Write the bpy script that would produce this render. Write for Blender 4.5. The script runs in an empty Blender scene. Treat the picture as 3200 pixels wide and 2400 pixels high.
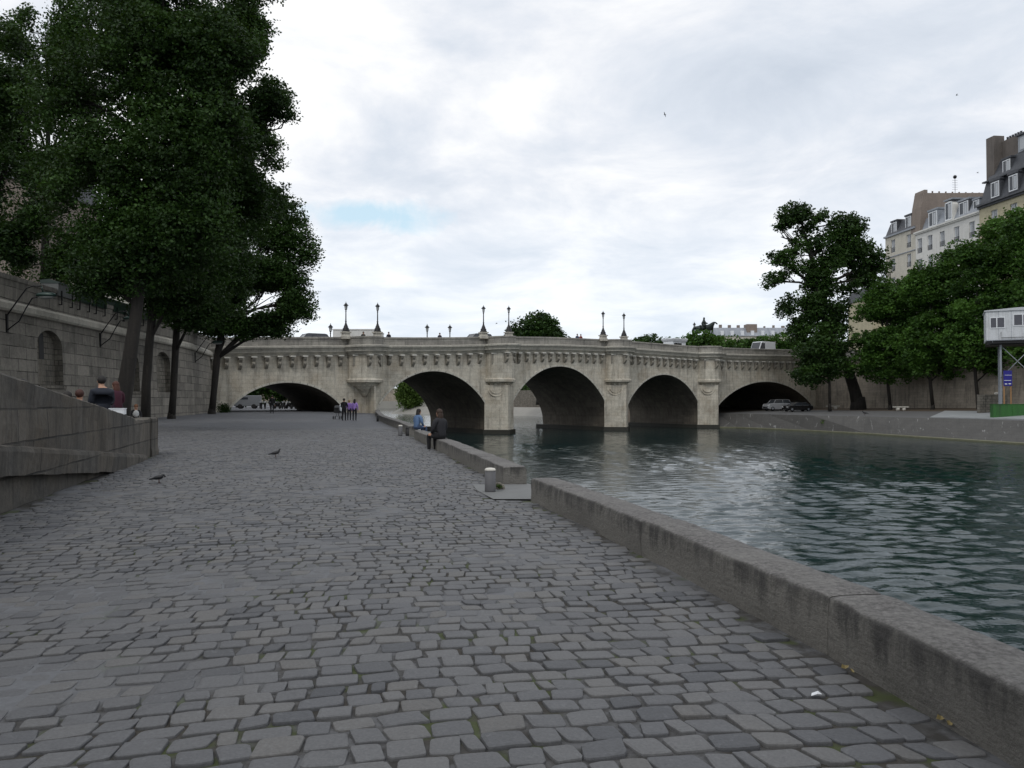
import bpy, bmesh, math, random
import numpy as np
from mathutils import Vector, Matrix, noise as mnoise

SC = bpy.context.scene
COL = SC.collection
rnd = random.Random(7)
PI = math.pi

# ---------------------------------------------------------------- camera
F = 2500.0; H0 = 1252.0; CAMZ = 1.6
PITCH = math.atan((H0 - 1200.0) / F)
cp, sp = math.cos(PITCH), math.sin(PITCH)
def ray(px, py):
    u = (px - 1600.0) / F; v = (1200.0 - py) / F
    return Vector((u, cp - v * sp, sp + v * cp))
def G(px, py, z=0.0):
    d = ray(px, py); k = (z - CAMZ) / d.z
    return Vector((d.x * k, d.y * k, z))
def P(px, py, Y):
    d = ray(px, py); k = Y / d.y
    return Vector((d.x * k, Y, CAMZ + d.z * k))
cam = bpy.data.cameras.new('camera'); cam.sensor_width = 36; cam.lens = 36 * F / 3200
cam.clip_start = 0.05; cam.clip_end = 5000
co = bpy.data.objects.new('camera', cam); COL.objects.link(co)
co.location = (0, 0, CAMZ); co.rotation_euler = (PI / 2 + PITCH, 0, 0)
SC.camera = co
SC.view_settings.view_transform = 'Standard'; SC.view_settings.look = 'None'
SC.view_settings.exposure = 0.0; SC.view_settings.gamma = 1
SC.render.engine = 'CYCLES'
SC.cycles.max_bounces = 6; SC.cycles.diffuse_bounces = 3; SC.cycles.glossy_bounces = 3
SC.cycles.transmission_bounces = 3; SC.cycles.transparent_max_bounces = 6

# ---------------------------------------------------------------- tagging and mesh helpers
def tag(o, label, cat, group=None, kind=None):
    if label: o['label'] = label
    if cat: o['category'] = cat
    if group: o['group'] = group
    if kind: o['kind'] = kind
    return o
def thing(name, label, cat, loc=(0, 0, 0), rotz=0.0, group=None):
    o = bpy.data.objects.new(name, None); COL.objects.link(o)
    o.empty_display_size = 0.1
    o.location = loc; o.rotation_euler = (0, 0, rotz)
    return tag(o, label, cat, group)
def chain_off(o):
    v = Vector((0, 0, 0))
    while o is not None:
        v += Vector(o.location); o = o.parent
    return v
def copy_tree(o, parent=None):
    c = o.copy(); COL.objects.link(c); c.parent = parent
    for ch in list(o.children): copy_tree(ch, c)
    return c

class MB:
    def __init__(s):
        s.v = []; s.f = []; s.uv = []; s.m = []; s.sm = []
    def face(s, pts, uv=None, mi=0, smooth=False):
        i = len(s.v); s.v.extend([tuple(p) for p in pts])
        s.f.append(tuple(range(i, i + len(pts)))); s.uv.append(uv); s.m.append(mi); s.sm.append(smooth)
    def mesh(s, vs, fs, mi=0, smooth=False, uvs=None):
        i = len(s.v); s.v.extend([tuple(p) for p in vs])
        for k, f in enumerate(fs):
            s.f.append(tuple(i + j for j in f)); s.uv.append(uvs[k] if uvs else None); s.m.append(mi); s.sm.append(smooth)
    def box(s, lo, hi, mi=0, T=None):
        (a, b, c), (d, e, f) = lo, hi
        vs = [Vector(q) for q in ((a,b,c),(d,b,c),(d,e,c),(a,e,c),(a,b,f),(d,b,f),(d,e,f),(a,e,f))]
        if T: vs = [T(q) if callable(T) else T @ q for q in vs]
        s.mesh(vs, [(0,3,2,1),(4,5,6,7),(0,1,5,4),(1,2,6,5),(2,3,7,6),(3,0,4,7)], mi)
    def prism(s, pts, a, b, axis='y', mi=0, T=None):
        n = len(pts)
        def mk(p, w):
            q = {'y': (p[0], w, p[1]), 'x': (w, p[0], p[1]), 'z': (p[0], p[1], w)}[axis]
            q = Vector(q)
            if T: q = T(q) if callable(T) else T @ q
            return q
        vs = [mk(p, a) for p in pts] + [mk(p, b) for p in pts]
        fs = [tuple(range(n))[::-1], tuple(range(n, 2 * n))] + [(i, (i + 1) % n, n + (i + 1) % n, n + i) for i in range(n)]
        s.mesh(vs, fs, mi)
    def tube(s, pts, rad, n=8, mi=0, smooth=True, cap=True, T=None):
        pts = [Vector(p) for p in pts]; m = len(pts)
        if not hasattr(rad, '__len__'): rad = [rad] * m
        rings = []; prev = None
        for i, p in enumerate(pts):
            d = (pts[min(i + 1, m - 1)] - pts[max(i - 1, 0)])
            if d.length < 1e-9: d = Vector((0, 0, 1))
            d.normalize()
            if prev is None:
                a = Vector((1, 0, 0)) if abs(d.x) < .8 else Vector((0, 1, 0))
                x = d.cross(a).normalized()
            else:
                x = (prev - d * prev.dot(d)); x = x.normalized() if x.length > 1e-6 else d.orthogonal().normalized()
            prev = x; y = d.cross(x)
            rings.append([p + (x * math.cos(2 * PI * k / n) + y * math.sin(2 * PI * k / n)) * rad[i] for k in range(n)])
        vs = [q for r in rings for q in r]
        if T: vs = [T(q) if callable(T) else T @ q for q in vs]
        fs = [(i * n + k, i * n + (k + 1) % n, (i + 1) * n + (k + 1) % n, (i + 1) * n + k) for i in range(m - 1) for k in range(n)]
        if cap: fs += [tuple(range(n))[::-1], tuple((m - 1) * n + k for k in range(n))]
        s.mesh(vs, fs, mi, smooth)
    def lathe(s, prof, c=(0, 0, 0), n=14, mi=0, smooth=True, a0=0, sc=(1, 1)):
        c = Vector(c); m = len(prof)
        vs = [c + Vector((r * math.cos(a0 + 2 * PI * k / n) * sc[0], r * math.sin(a0 + 2 * PI * k / n) * sc[1], z)) for r, z in prof for k in range(n)]
        fs = [(i * n + k, i * n + (k + 1) % n, (i + 1) * n + (k + 1) % n, (i + 1) * n + k) for i in range(m - 1) for k in range(n)]
        fs += [tuple(range(n))[::-1], tuple((m - 1) * n + k for k in range(n))]
        s.mesh(vs, fs, mi, smooth)
    def ball(s, c, r, nu=10, nv=7, mi=0, T=None):
        if not hasattr(r, '__len__'): r = (r, r, r)
        vs = []
        for j in range(nv + 1):
            t = PI * j / nv
            for k in range(nu):
                a = 2 * PI * k / nu
                q = Vector((c[0] + r[0] * math.sin(t) * math.cos(a), c[1] + r[1] * math.sin(t) * math.sin(a), c[2] + r[2] * math.cos(t)))
                if T: q = T(q) if callable(T) else T @ q
                vs.append(q)
        fs = [(j * nu + k, (j + 1) * nu + k, (j + 1) * nu + (k + 1) % nu, j * nu + (k + 1) % nu) for j in range(nv) for k in range(nu)]
        s.mesh(vs, fs, mi, True)
    def build(s, name, mats, parent=None, loc=None):
        off = chain_off(parent) if parent else Vector((0, 0, 0))
        if loc is not None: off = off + Vector(loc)
        me = bpy.data.meshes.new(name)
        me.from_pydata([(p[0] - off.x, p[1] - off.y, p[2] - off.z) for p in s.v], [], s.f)
        uvl = me.uv_layers.new(name='UVMap')
        dat = np.zeros(len(me.loops) * 2, dtype=np.float32); li = 0
        V = s.v
        for f, uv in zip(s.f, s.uv):
            if uv is None:
                a, b, c = Vector(V[f[0]]), Vector(V[f[1]]), Vector(V[f[2]])
                n = (b - a).cross(c - a)
                if n.length < 1e-12 and len(f) > 3: n = (c - a).cross(Vector(V[f[3]]) - a)
                if abs(n.z) > .7 * n.length: uv = [(V[i][0], V[i][1]) for i in f]
                elif abs(n.x) > abs(n.y): uv = [(V[i][1] * 1.03, V[i][2]) for i in f]
                else: uv = [(V[i][0] * 1.03, V[i][2]) for i in f]
            for q in uv:
                dat[li] = q[0]; dat[li + 1] = q[1]; li += 2
        uvl.data.foreach_set('uv', dat)
        if not isinstance(mats, (list, tuple)): mats = [mats]
        for m in mats: me.materials.append(m)
        me.polygons.foreach_set('material_index', s.m)
        me.polygons.foreach_set('use_smooth', s.sm)
        me.validate(); me.update()
        o = bpy.data.objects.new(name, me); COL.objects.link(o)
        if parent: o.parent = parent
        if loc is not None: o.location = loc
        return o
def bevel(o, w=.01, seg=1):
    m = o.modifiers.new('bevel', 'BEVEL'); m.width = w; m.segments = seg; m.limit_method = 'ANGLE'; return o
def npmesh(name, V, faces_flat, sizes, mats, smooth=False, attrs=None, mat_idx=None, parent=None, loc=None):
    """V (n,3) float, faces_flat loop vertex indices, sizes loops per face"""
    me = bpy.data.meshes.new(name)
    V = np.asarray(V, dtype=np.float32).copy()
    off = chain_off(parent) if parent else Vector((0, 0, 0))
    if loc is not None: off = off + Vector(loc)
    V -= np.array(off, dtype=np.float32)
    me.vertices.add(len(V)); me.vertices.foreach_set('co', V.ravel())
    faces_flat = np.asarray(faces_flat, dtype=np.int32); sizes = np.asarray(sizes, dtype=np.int32)
    me.loops.add(len(faces_flat)); me.loops.foreach_set('vertex_index', faces_flat)
    me.polygons.add(len(sizes))
    st = np.concatenate([[0], np.cumsum(sizes)[:-1]]).astype(np.int32)
    me.polygons.foreach_set('loop_start', st)
    try: me.polygons.foreach_set('loop_total', sizes)
    except Exception: pass
    if not isinstance(mats, (list, tuple)): mats = [mats]
    for m in mats: me.materials.append(m)
    if mat_idx is not None: me.polygons.foreach_set('material_index', np.asarray(mat_idx, dtype=np.int32))
    me.polygons.foreach_set('use_smooth', np.full(len(sizes), bool(smooth)))
    if attrs:
        for k, a in attrs.items():
            at = me.attributes.new(k, 'FLOAT', 'POINT'); at.data.foreach_set('value', np.asarray(a, dtype=np.float32))
    me.update(calc_edges=True); me.validate()
    o = bpy.data.objects.new(name, me); COL.objects.link(o)
    if parent: o.parent = parent
    if loc is not None: o.location = loc
    return o

# ---------------------------------------------------------------- materials
def newmat(name):
    m = bpy.data.materials.new(name); m.use_nodes = True
    nt = m.node_tree; nt.nodes.clear()
    out = nt.nodes.new('ShaderNodeOutputMaterial'); b = nt.nodes.new('ShaderNodeBsdfPrincipled')
    nt.links.new(b.outputs[0], out.inputs[0])
    return m, nt, b
class NT:
    def __init__(s, nt): s.t = nt
    def n(s, typ, **kw):
        nd = s.t.nodes.new(typ)
        for k, v in kw.items():
            if k == 'ins':
                for kk, vv in v.items(): s.put(nd, kk, vv)
            else: setattr(nd, k, v)
        return nd
    def put(s, nd, k, v):
        if hasattr(v, 'is_output') or isinstance(v, bpy.types.NodeSocket): s.t.links.new(v, nd.inputs[k])
        else: nd.inputs[k].default_value = v
    def coord(s, which='Object', scale=(1, 1, 1)):
        c = s.n('ShaderNodeTexCoord'); mp = s.n('ShaderNodeMapping'); mp.inputs['Scale'].default_value = scale
        s.t.links.new(c.outputs[which], mp.inputs[0]); return mp.outputs[0]
    def noise(s, vec, scale=5, detail=4, rough=.55, dist=0):
        return s.n('ShaderNodeTexNoise', ins={'Vector': vec, 'Scale': scale, 'Detail': detail, 'Roughness': rough, 'Distortion': dist}).outputs[0]
    def ramp(s, fac, stops):
        r = s.n('ShaderNodeValToRGB'); s.t.links.new(fac, r.inputs[0]); e = r.color_ramp.elements
        while len(e) > 1: e.remove(e[-1])
        e[0].position = stops[0][0]; c = stops[0][1]; e[0].color = c if len(c) == 4 else (*c, 1)
        for p, c in stops[1:]:
            k = e.new(p); k.color = c if len(c) == 4 else (*c, 1)
        return r.outputs[0]
    def mix(s, fac, a, b, mode='MIX'):
        m = s.n('ShaderNodeMix', data_type='RGBA', blend_type=mode)
        s.put(m, 0, fac)
        for i, v in ((6, a), (7, b)):
            if isinstance(v, tuple) and len(v) == 3: v = (*v, 1)
            s.put(m, i, v)
        return m.outputs[2]
    def math(s, op, a, b=0.0, c=None, clamp=False):
        m = s.n('ShaderNodeMath', operation=op, use_clamp=clamp); s.put(m, 0, a); s.put(m, 1, b)
        if c is not None: s.put(m, 2, c)
        return m.outputs[0]
    def bump(s, h, strength=.5, dist=.02):
        return s.n('ShaderNodeBump', ins={'Height': h, 'Strength': strength, 'Distance': dist}).outputs[0]
g1 = lambda v: (v, v, v)
def plain(name, col, rough=.6, metal=0.0, var=.15, sc=6.0):
    m, nt, b = newmat(name); N = NT(nt)
    n = N.noise(N.coord(), sc, 3)
    c = N.mix(n, tuple(x * (1 - var) for x in col), tuple(min(1, x * (1 + var)) for x in col))
    N.put(b, 'Base Color', c); b.inputs['Roughness'].default_value = rough; b.inputs['Metallic'].default_value = metal
    return m
def stone(name, ca, cb, dark=(.05, .05, .045), bw=.9, bh=.38, joint=.6, streak=.5, patch=.4, rough=.9, uvscale=1.0, bumps=.5, jm=.012, mottle=2.2, warm=None):
    """masonry: per-block tone, dark joints, weather streaks, pale patches"""
    m, nt, b = newmat(name); N = NT(nt)
    uv = N.coord('UV', (uvscale, uvscale, 1)); ob = N.coord()
    wob = N.n('ShaderNodeVectorMath', operation='ADD'); nt.links.new(uv, wob.inputs[0])
    nn = N.n('ShaderNodeTexNoise', ins={'Vector': uv, 'Scale': 1.3, 'Detail': 2.0})
    sc_ = N.n('ShaderNodeVectorMath', operation='SCALE'); nt.links.new(nn.outputs[1], sc_.inputs[0]); sc_.inputs['Scale'].default_value = .05
    nt.links.new(sc_.outputs[0], wob.inputs[1])
    br = N.n('ShaderNodeTexBrick', ins={'Vector': wob.outputs[0], 'Scale': 1.0, 'Mortar Size': jm, 'Mortar Smooth': .3, 'Bias': 0.0, 'Brick Width': bw, 'Row Height': bh,
             'Color1': (0, 0, 0, 1), 'Color2': (1, 1, 1, 1), 'Mortar': (.5, .5, .5, 1)})
    br.offset = .5; br.squash = 1.0
    base = N.mix(br.outputs[0], ca, cb)
    big = N.noise(ob, .35, 5, .6); fine = N.noise(ob, 9, 5, .65)
    base = N.mix(N.ramp(N.noise(ob, mottle, 5, .6), [(.35, g1(0)), (.7, g1(patch))]), base, tuple(min(1, x * 1.25) for x in cb))
    if warm: base = N.mix(N.ramp(N.noise(ob, .5, 4, .6), [(.45, g1(0)), (.7, g1(.6))]), base, warm)
    st = N.noise(N.coord('Object', (1.6, 1.6, .16)), 1.4, 5, .7)
    base = N.mix(N.ramp(st, [(.48, g1(0)), (.72, g1(streak))]), base, dark)
    base = N.mix(N.ramp(big, [(.5, g1(0)), (.75, g1(streak * .7))]), base, dark)
    jn = N.noise(ob, .8, 3)
    jf = N.math('MULTIPLY', br.outputs[1], N.ramp(jn, [(.3, g1(.1)), (.65, g1(joint))]))
    base = N.mix(jf, base, tuple(x * .6 for x in dark))
    base = N.mix(.35, base, N.ramp(fine, [(.3, g1(.25)), (.7, g1(.75))]), 'OVERLAY')
    N.put(b, 'Base Color', base); b.inputs['Roughness'].default_value = rough
    h = N.math('SUBTRACT', N.math('MULTIPLY', fine, .5), N.math('MULTIPLY', jf, 1.0))
    nt.links.new(N.bump(h, bumps, .03), b.inputs['Normal'])
    return m
def attrmat(name, lo, hi, attr='tone', rough=.8, trans=0.0, sc=3.0):
    m, nt, b = newmat(name); N = NT(nt)
    at = N.n('ShaderNodeAttribute', attribute_name=attr)
    c = N.mix(at.outputs['Fac'], lo, hi); N.put(b, 'Base Color', c); b.inputs['Roughness'].default_value = rough
    b.inputs['Specular IOR Level'].default_value = .25
    if trans > 0:
        tr = N.n('ShaderNodeBsdfTranslucent'); nt.links.new(N.mix(.5, c, (.12, .2, .02)), tr.inputs[0])
        mx = N.n('ShaderNodeMixShader'); mx.inputs[0].default_value = trans
        out = [n for n in nt.nodes if n.type == 'OUTPUT_MATERIAL'][0]
        nt.links.new(b.outputs[0], mx.inputs[1]); nt.links.new(tr.outputs[0], mx.inputs[2]); nt.links.new(mx.outputs[0], out.inputs[0])
    return m

M = {}
M['bridge'] = stone('bridge_stone', (.455, .42, .345), (.56, .525, .445), dark=(.10, .093, .08), bw=.95, bh=.42, joint=.6, streak=.6, patch=.6, warm=(.40, .33, .24), jm=.012, bumps=.5)
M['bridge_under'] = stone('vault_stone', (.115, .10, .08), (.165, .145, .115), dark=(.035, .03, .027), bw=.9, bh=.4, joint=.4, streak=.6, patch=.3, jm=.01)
M['cornice'] = stone('cornice_stone', (.38, .36, .31), (.50, .475, .41), dark=(.15, .14, .13), bw=2.6, bh=3, joint=.5, streak=.45, patch=.4, jm=.012)
M['parapet'] = stone('parapet_stone', (.19, .18, .165), (.33, .315, .28), dark=(.08, .078, .072), bw=1.9, bh=.47, joint=.7, streak=.6, patch=.35, jm=.014)
M['corbel'] = stone('corbel_stone', (.24, .225, .19), (.34, .315, .26), dark=(.07, .065, .06), bw=3, bh=3, joint=.2, streak=.7, patch=.4)
M['ring'] = stone('arch_ring_stone', (.46, .44, .38), (.54, .52, .45), dark=(.2, .19, .17), bw=.5, bh=2, joint=.9, streak=.4, patch=.5, jm=.03)
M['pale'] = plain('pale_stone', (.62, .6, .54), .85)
M['leftwall'] = stone('quay_wall_stone', (.13, .122, .106), (.27, .25, .215), dark=(.04, .038, .034), bw=1.7, bh=.62, joint=1.0, streak=.55, patch=.5, jm=.024, bumps=.9)
M['niche'] = stone('niche_rubble', (.13, .12, .10), (.22, .20, .165), dark=(.035, .034, .03), bw=.5, bh=.3, joint=.9, streak=.6, patch=.3, jm=.03)
M['ramp'] = stone('ramp_wall_stone', (.048, .047, .044), (.112, .10, .083), dark=(.018, .018, .016), bw=1.5, bh=.5, joint=1.0, streak=.8, patch=.5, jm=.016, bumps=1.0, warm=(.075, .058, .038))
M['kerb'] = stone('low_parapet_stone', (.185, .18, .165), (.235, .23, .21), dark=(.07, .068, .065), bw=1.9, bh=3, joint=.9, streak=.5, patch=.35, jm=.006)
M['islandwall'] = stone('island_wall_stone', (.25, .22, .18), (.33, .29, .235), dark=(.07, .06, .05), bw=1.2, bh=.42, joint=.7, streak=.7, patch=.4)
M['tide'] = plain('wet_tide_stone', (.028, .027, .02), .6, var=.5, sc=2)
M['iron'] = plain('black_iron', (.012, .012, .013), .5, .3)
M['greeniron'] = plain('dark_green_iron', (.012, .035, .028), .35, .2)
M['glass_lamp'] = plain('lantern_glass', (.5, .52, .52), .15)
M['greenbox'] = plain('dark_green_paint', (.014, .03, .02), .4)
M['wood'] = plain('timber', (.36, .2, .09), .7)
M['white'] = plain('white_paint', (.72, .74, .76), .5)
M['cream'] = stone('cream_render', (.5, .47, .4), (.55, .52, .44), dark=(.3, .28, .24), bw=6, bh=6, joint=.05, streak=.35, patch=.3)
M['whitewall'] = stone('white_render', (.62, .61, .58), (.68, .67, .63), dark=(.36, .35, .32), bw=6, bh=6, joint=.05, streak=.3, patch=.3)
M['yellowstone'] = stone('yellow_stone', (.42, .38, .26), (.5, .45, .31), dark=(.2, .18, .13), bw=1, bh=.4, joint=.3, streak=.35, patch=.3)
M['brownwall'] = stone('brown_render', (.2, .165, .14), (.23, .19, .16), dark=(.12, .1, .09), bw=8, bh=8, joint=.05, streak=.3, patch=.3)
M['chimney'] = stone('sooty_render', (.12, .105, .095), (.15, .13, .115), dark=(.06, .055, .05), bw=2, bh=9, joint=.3, streak=.6, patch=.3)
M['slate'] = stone('slate_roof', (.045, .048, .056), (.075, .08, .09), dark=(.02, .02, .024), bw=.3, bh=.2, joint=.6, streak=.4, patch=.3, rough=.55)
M['zinc'] = stone('zinc_roof', (.22, .24, .27), (.29, .31, .34), dark=(.12, .13, .14), bw=.7, bh=8, joint=.5, streak=.3, patch=.3, rough=.5)
M['cabinwhite'] = stone('weathered_white_panel', (.56, .58, .6), (.64, .66, .68), dark=(.25, .25, .24), bw=60, bh=60, joint=0, streak=.55, patch=.3, rough=.55)
M['pane'] = plain('window_glass', (.045, .05, .058), .08)
M['curtain'] = plain('curtained_glass', (.42, .44, .46), .3)
M['tyre'] = plain('tyre_rubber', (.012, .012, .012), .8)
M['asphalt'] = plain('asphalt', (.06, .06, .062), .9)
M['dirt'] = plain('bare_earth', (.075, .055, .035), .95, sc=2)
M['bark'] = stone('bark', (.016, .014, .012), (.028, .024, .020), dark=(.008, .007, .006), bw=.2, bh=1.2, joint=.4, streak=.8, patch=.3, bumps=.9)
M['bronze'] = plain('dark_bronze', (.02, .03, .028), .45, .5)
M['leafdark'] = attrmat('leaf_dark', (.006, .018, .005), (.042, .098, .014), rough=.55, trans=.14)
M['leafmid'] = attrmat('leaf_mid', (.013, .038, .008), (.085, .19, .026), rough=.55, trans=.24)
M['leafwillow'] = attrmat('leaf_willow', (.03, .06, .012), (.11, .18, .035), rough=.6, trans=.3)

# kinked value-noise for mesh displacement
def vnoise(x, y, z=0.0): return mnoise.noise(Vector((x, y, z)))
_rs = np.random.RandomState(3)
_tab = _rs.rand(256, 256).astype(np.float32)
def nnoise(x, y):
    xi = np.floor(x).astype(int); yi = np.floor(y).astype(int); fx = x - xi; fy = y - yi
    fx = fx * fx * (3 - 2 * fx); fy = fy * fy * (3 - 2 * fy)
    a = _tab[xi & 255, yi & 255]; b = _tab[(xi + 1) & 255, yi & 255]; c = _tab[xi & 255, (yi + 1) & 255]; d = _tab[(xi + 1) & 255, (yi + 1) & 255]
    return (a * (1 - fx) + b * fx) * (1 - fy) + (c * (1 - fx) + d * fx) * fy
def fbm(x, y, o=4):
    s = 0; a = .5; t = 0
    for i in range(o):
        s = s + a * nnoise(x * 2 ** i + 17 * i, y * 2 ** i + 31 * i); t += a; a *= .5
    return s / t
# ================================================================ world and light
w = bpy.data.worlds.new("World"); SC.world = w; w.use_nodes = True
nt = w.node_tree; nt.nodes.clear(); N = NT(nt)
SUN_EL, SUN_ROT = math.radians(50), math.radians(200)
sky = N.n('ShaderNodeTexSky', sky_type='NISHITA'); sky.sun_disc = False
sky.sun_elevation = SUN_EL; sky.sun_rotation = SUN_ROT; sky.air_density = 1.0; sky.dust_density = 1.2
tc = N.n('ShaderNodeTexCoord'); sx = N.n('ShaderNodeSeparateXYZ'); nt.links.new(tc.outputs['Generated'], sx.inputs[0])
zz = N.math('ADD', N.math('MAXIMUM', sx.outputs[2], 0.0), .16)
cx = N.math('DIVIDE', sx.outputs[0], zz); cy = N.math('DIVIDE', sx.outputs[1], zz)
cv = N.n('ShaderNodeCombineXYZ'); nt.links.new(cx, cv.inputs[0]); nt.links.new(cy, cv.inputs[1]); cv.inputs[2].default_value = 3.7
nb = N.noise(cv.outputs[0], .62, 9, .56, .25)      # cloud bodies
ns = N.noise(cv.outputs[0], 1.9, 8, .6, .4)        # billows
n3 = N.noise(tc.outputs['Generated'], 1.1, 2, .5)
body = N.math('ADD', N.math('MULTIPLY', nb, .52), N.math('MULTIPLY', ns, .48))
# a broad lit quarter to the upper left of the bridge, duller cloud to the right
dl = N.n('ShaderNodeVectorMath', operation='DOT_PRODUCT'); nt.links.new(tc.outputs['Generated'], dl.inputs[0]); dl.inputs[1].default_value = Vector((-.16, .90, .34)).normalized()
lit = N.n('ShaderNodeMapRange', ins={0: dl.outputs['Value'], 1: .80, 2: 1.0, 3: -.03, 4: .03}).outputs[0]
body = N.math('ADD', N.math('MULTIPLY_ADD', body, 1.2, -.09), lit)
cloud = N.ramp(body, [(.28, (4.7, 5.2, 5.9)), (.42, (5.9, 6.3, 6.9)), (.48, (6.7, 6.95, 7.4)), (.53, (7.6, 7.7, 7.9)), (.60, (8.8, 8.8, 8.8))])
SKYCLOUD = cloud
# low band just above the horizon is bluer and flatter
hz = N.n('ShaderNodeMapRange', ins={0: sx.outputs[2], 1: .04, 2: .26, 3: .5, 4: 0.0}).outputs[0]
cloud = N.mix(hz, cloud, (6.3, 7.2, 8.2))
# one opening of blue sky
d0 = ray(1150, 668).normalized()
v1 = N.n('ShaderNodeVectorMath', operation='SUBTRACT'); nt.links.new(tc.outputs['Generated'], v1.inputs[0]); v1.inputs[1].default_value = d0
v2 = N.n('ShaderNodeVectorMath', operation='MULTIPLY'); nt.links.new(v1.outputs[0], v2.inputs[0]); v2.inputs[1].default_value = (1, .6, 4.0)
v3 = N.n('ShaderNodeVectorMath', operation='LENGTH'); nt.links.new(v2.outputs[0], v3.inputs[0])
gap = N.math('ADD', v3.outputs['Value'], N.math('MULTIPLY', N.math('SUBTRACT', N.noise(tc.outputs['Generated'], 14, 6, .6, .3), .5), .20))
gapm = N.n('ShaderNodeMapRange', ins={0: gap, 1: .045, 2: .095, 3: 1.0, 4: 0.0}).outputs[0]
skyb = N.mix(.85, sky.outputs[0], (5.3, 6.9, 7.8))
cloud = N.mix(gapm, cloud, skyb)
cloud = N.mix(.06, cloud, sky.outputs[0])
bg = N.n('ShaderNodeBackground'); nt.links.new(cloud, bg.inputs[0]); bg.inputs[1].default_value = .13
ow = N.n('ShaderNodeOutputWorld'); nt.links.new(bg.outputs[0], ow.inputs[0])
sun = bpy.data.lights.new('sun', 'SUN'); sun.energy = .7; sun.angle = math.radians(14); sun.color = (1, .96, .9)
so = bpy.data.objects.new('sun', sun); COL.objects.link(so)
sd = Vector((math.sin(SUN_ROT) * math.cos(SUN_EL), math.cos(SUN_ROT) * math.cos(SUN_EL), math.sin(SUN_EL)))
so.rotation_euler = sd.to_track_quat('Z', 'Y').to_euler(); so.location = (0, -20, 60)

# ================================================================ setting: levels and lines
WATER = -2.45
def interp(tab, x):
    if x <= tab[0][0]:
        (a, b), (c, d) = tab[0], tab[1]
    elif x >= tab[-1][0]:
        (a, b), (c, d) = tab[-2], tab[-1]
    else:
        for (a, b), (c, d) in zip(tab, tab[1:]):
            if a <= x <= c: break
    return b + (d - b) * (x - a) / (c - a)
EDGE = [(-12, 2.95), (-3, 2.7), (1, 2.47), (3.5, 2.22), (5, 2.02), (7.2, 1.58), (10.3, .94), (12.9, .29), (15.3, -.17), (17.7, -.66), (26, -2.43), (34, -4.15), (46, -6.6), (61.5, -10.2), (76, -13.0), (90, -15.3), (130, -24), (200, -42), (330, -80)]
def edgeX(Y): return interp(EDGE, Y)
WALL = [(-14, -20.4), (38, -24.4), (55, -26.2), (68, -27.2), (80.5, -29.9)]
def wallX(Y): return interp(WALL, Y)
def sstep(a, b, x):
    t = np.clip((np.asarray(x, dtype=float) - a) / (b - a), 0, 1); return t * t * (3 - 2 * t)
def gz(X, Y):
    return .16 * sstep(48, 80, Y) + .28 * sstep(12, 25, -np.asarray(X, dtype=float)) * sstep(26, 52, Y)
ANG = math.radians(10)

def pave_mat():
    m, nt, b = newmat('cobble_mortar'); N = NT(nt)
    ob = N.coord()
    rot = N.n('ShaderNodeVectorRotate', rotation_type='Z_AXIS'); nt.links.new(ob, rot.inputs[0]); rot.inputs['Angle'].default_value = -ANG
    wn = N.n('ShaderNodeTexNoise', ins={'Vector': ob, 'Scale': 2.2, 'Detail': 3.0})
    sc = N.n('ShaderNodeVectorMath', operation='SCALE'); nt.links.new(wn.outputs[1], sc.inputs[0]); sc.inputs['Scale'].default_value = .16
    ad = N.n('ShaderNodeVectorMath', operation='ADD'); nt.links.new(rot.outputs[0], ad.inputs[0]); nt.links.new(sc.outputs[0], ad.inputs[1])
    br = N.n('ShaderNodeTexBrick', ins={'Vector': ad.outputs[0], 'Scale': 1.0, 'Mortar Size': .016, 'Mortar Smooth': .4, 'Brick Width': .24, 'Row Height': .2, 'Color1': g1(0) + (1,), 'Color2': g1(1) + (1,), 'Mortar': g1(.5) + (1,)})
    st = N.mix(br.outputs[0], (.108, .112, .122), (.142, .146, .156))
    big = N.noise(ob, .45, 5, .6)
    st = N.mix(N.ramp(big, [(.4, g1(0)), (.7, g1(.45))]), st, (.10, .10, .098))
    jn = N.noise(ob, 1.1, 5, .65)
    jf = N.math('MULTIPLY', br.outputs[1], N.ramp(jn, [(.42, g1(.05)), (.66, g1(.9))]))
    far = N.mix(jf, st, (.03, .03, .028))
    # mortar colour close by: grey cement, brown grit, moss in patches
    mo = N.mix(N.ramp(N.noise(ob, 7, 5, .65), [(.4, g1(0)), (.62, g1(1))]), (.036, .034, .031), (.095, .096, .1))
    mo = N.mix(N.ramp(N.noise(ob, .9, 4, .6), [(.48, g1(0)), (.6, g1(1))]), mo, (.035, .03, .023))
    mo = N.mix(N.ramp(N.noise(ob, 1.7, 3, .6), [(.55, g1(0)), (.62, g1(.9))]), mo, (.042, .055, .012))
    cement = N.n('ShaderNodeAttribute', attribute_name='cement')
    mo = N.mix(cement.outputs['Fac'], mo, N.mix(N.noise(ob, 3, 5, .6), (.112, .116, .124), (.14, .144, .152)))
    sp = N.n('ShaderNodeSeparateXYZ'); nt.links.new(ob, sp.inputs[0])
    isf = N.n('ShaderNodeMapRange', ins={0: sp.outputs[1], 1: 40.0, 2: 46.0}).outputs[0]
    col = N.mix(isf, mo, far)
    col = N.mix(.3, col, N.ramp(N.noise(ob, 14, 5, .7), [(.3, g1(.25)), (.7, g1(.75))]), 'OVERLAY')
    N.put(b, 'Base Color', col); b.inputs['Roughness'].default_value = .85
    nt.links.new(N.bump(N.math('SUBTRACT', N.math('MULTIPLY', N.noise(ob, 22, 5, .7), .4), N.math('MULTIPLY', jf, isf)), .5, .02), b.inputs['Normal'])
    return m
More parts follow.
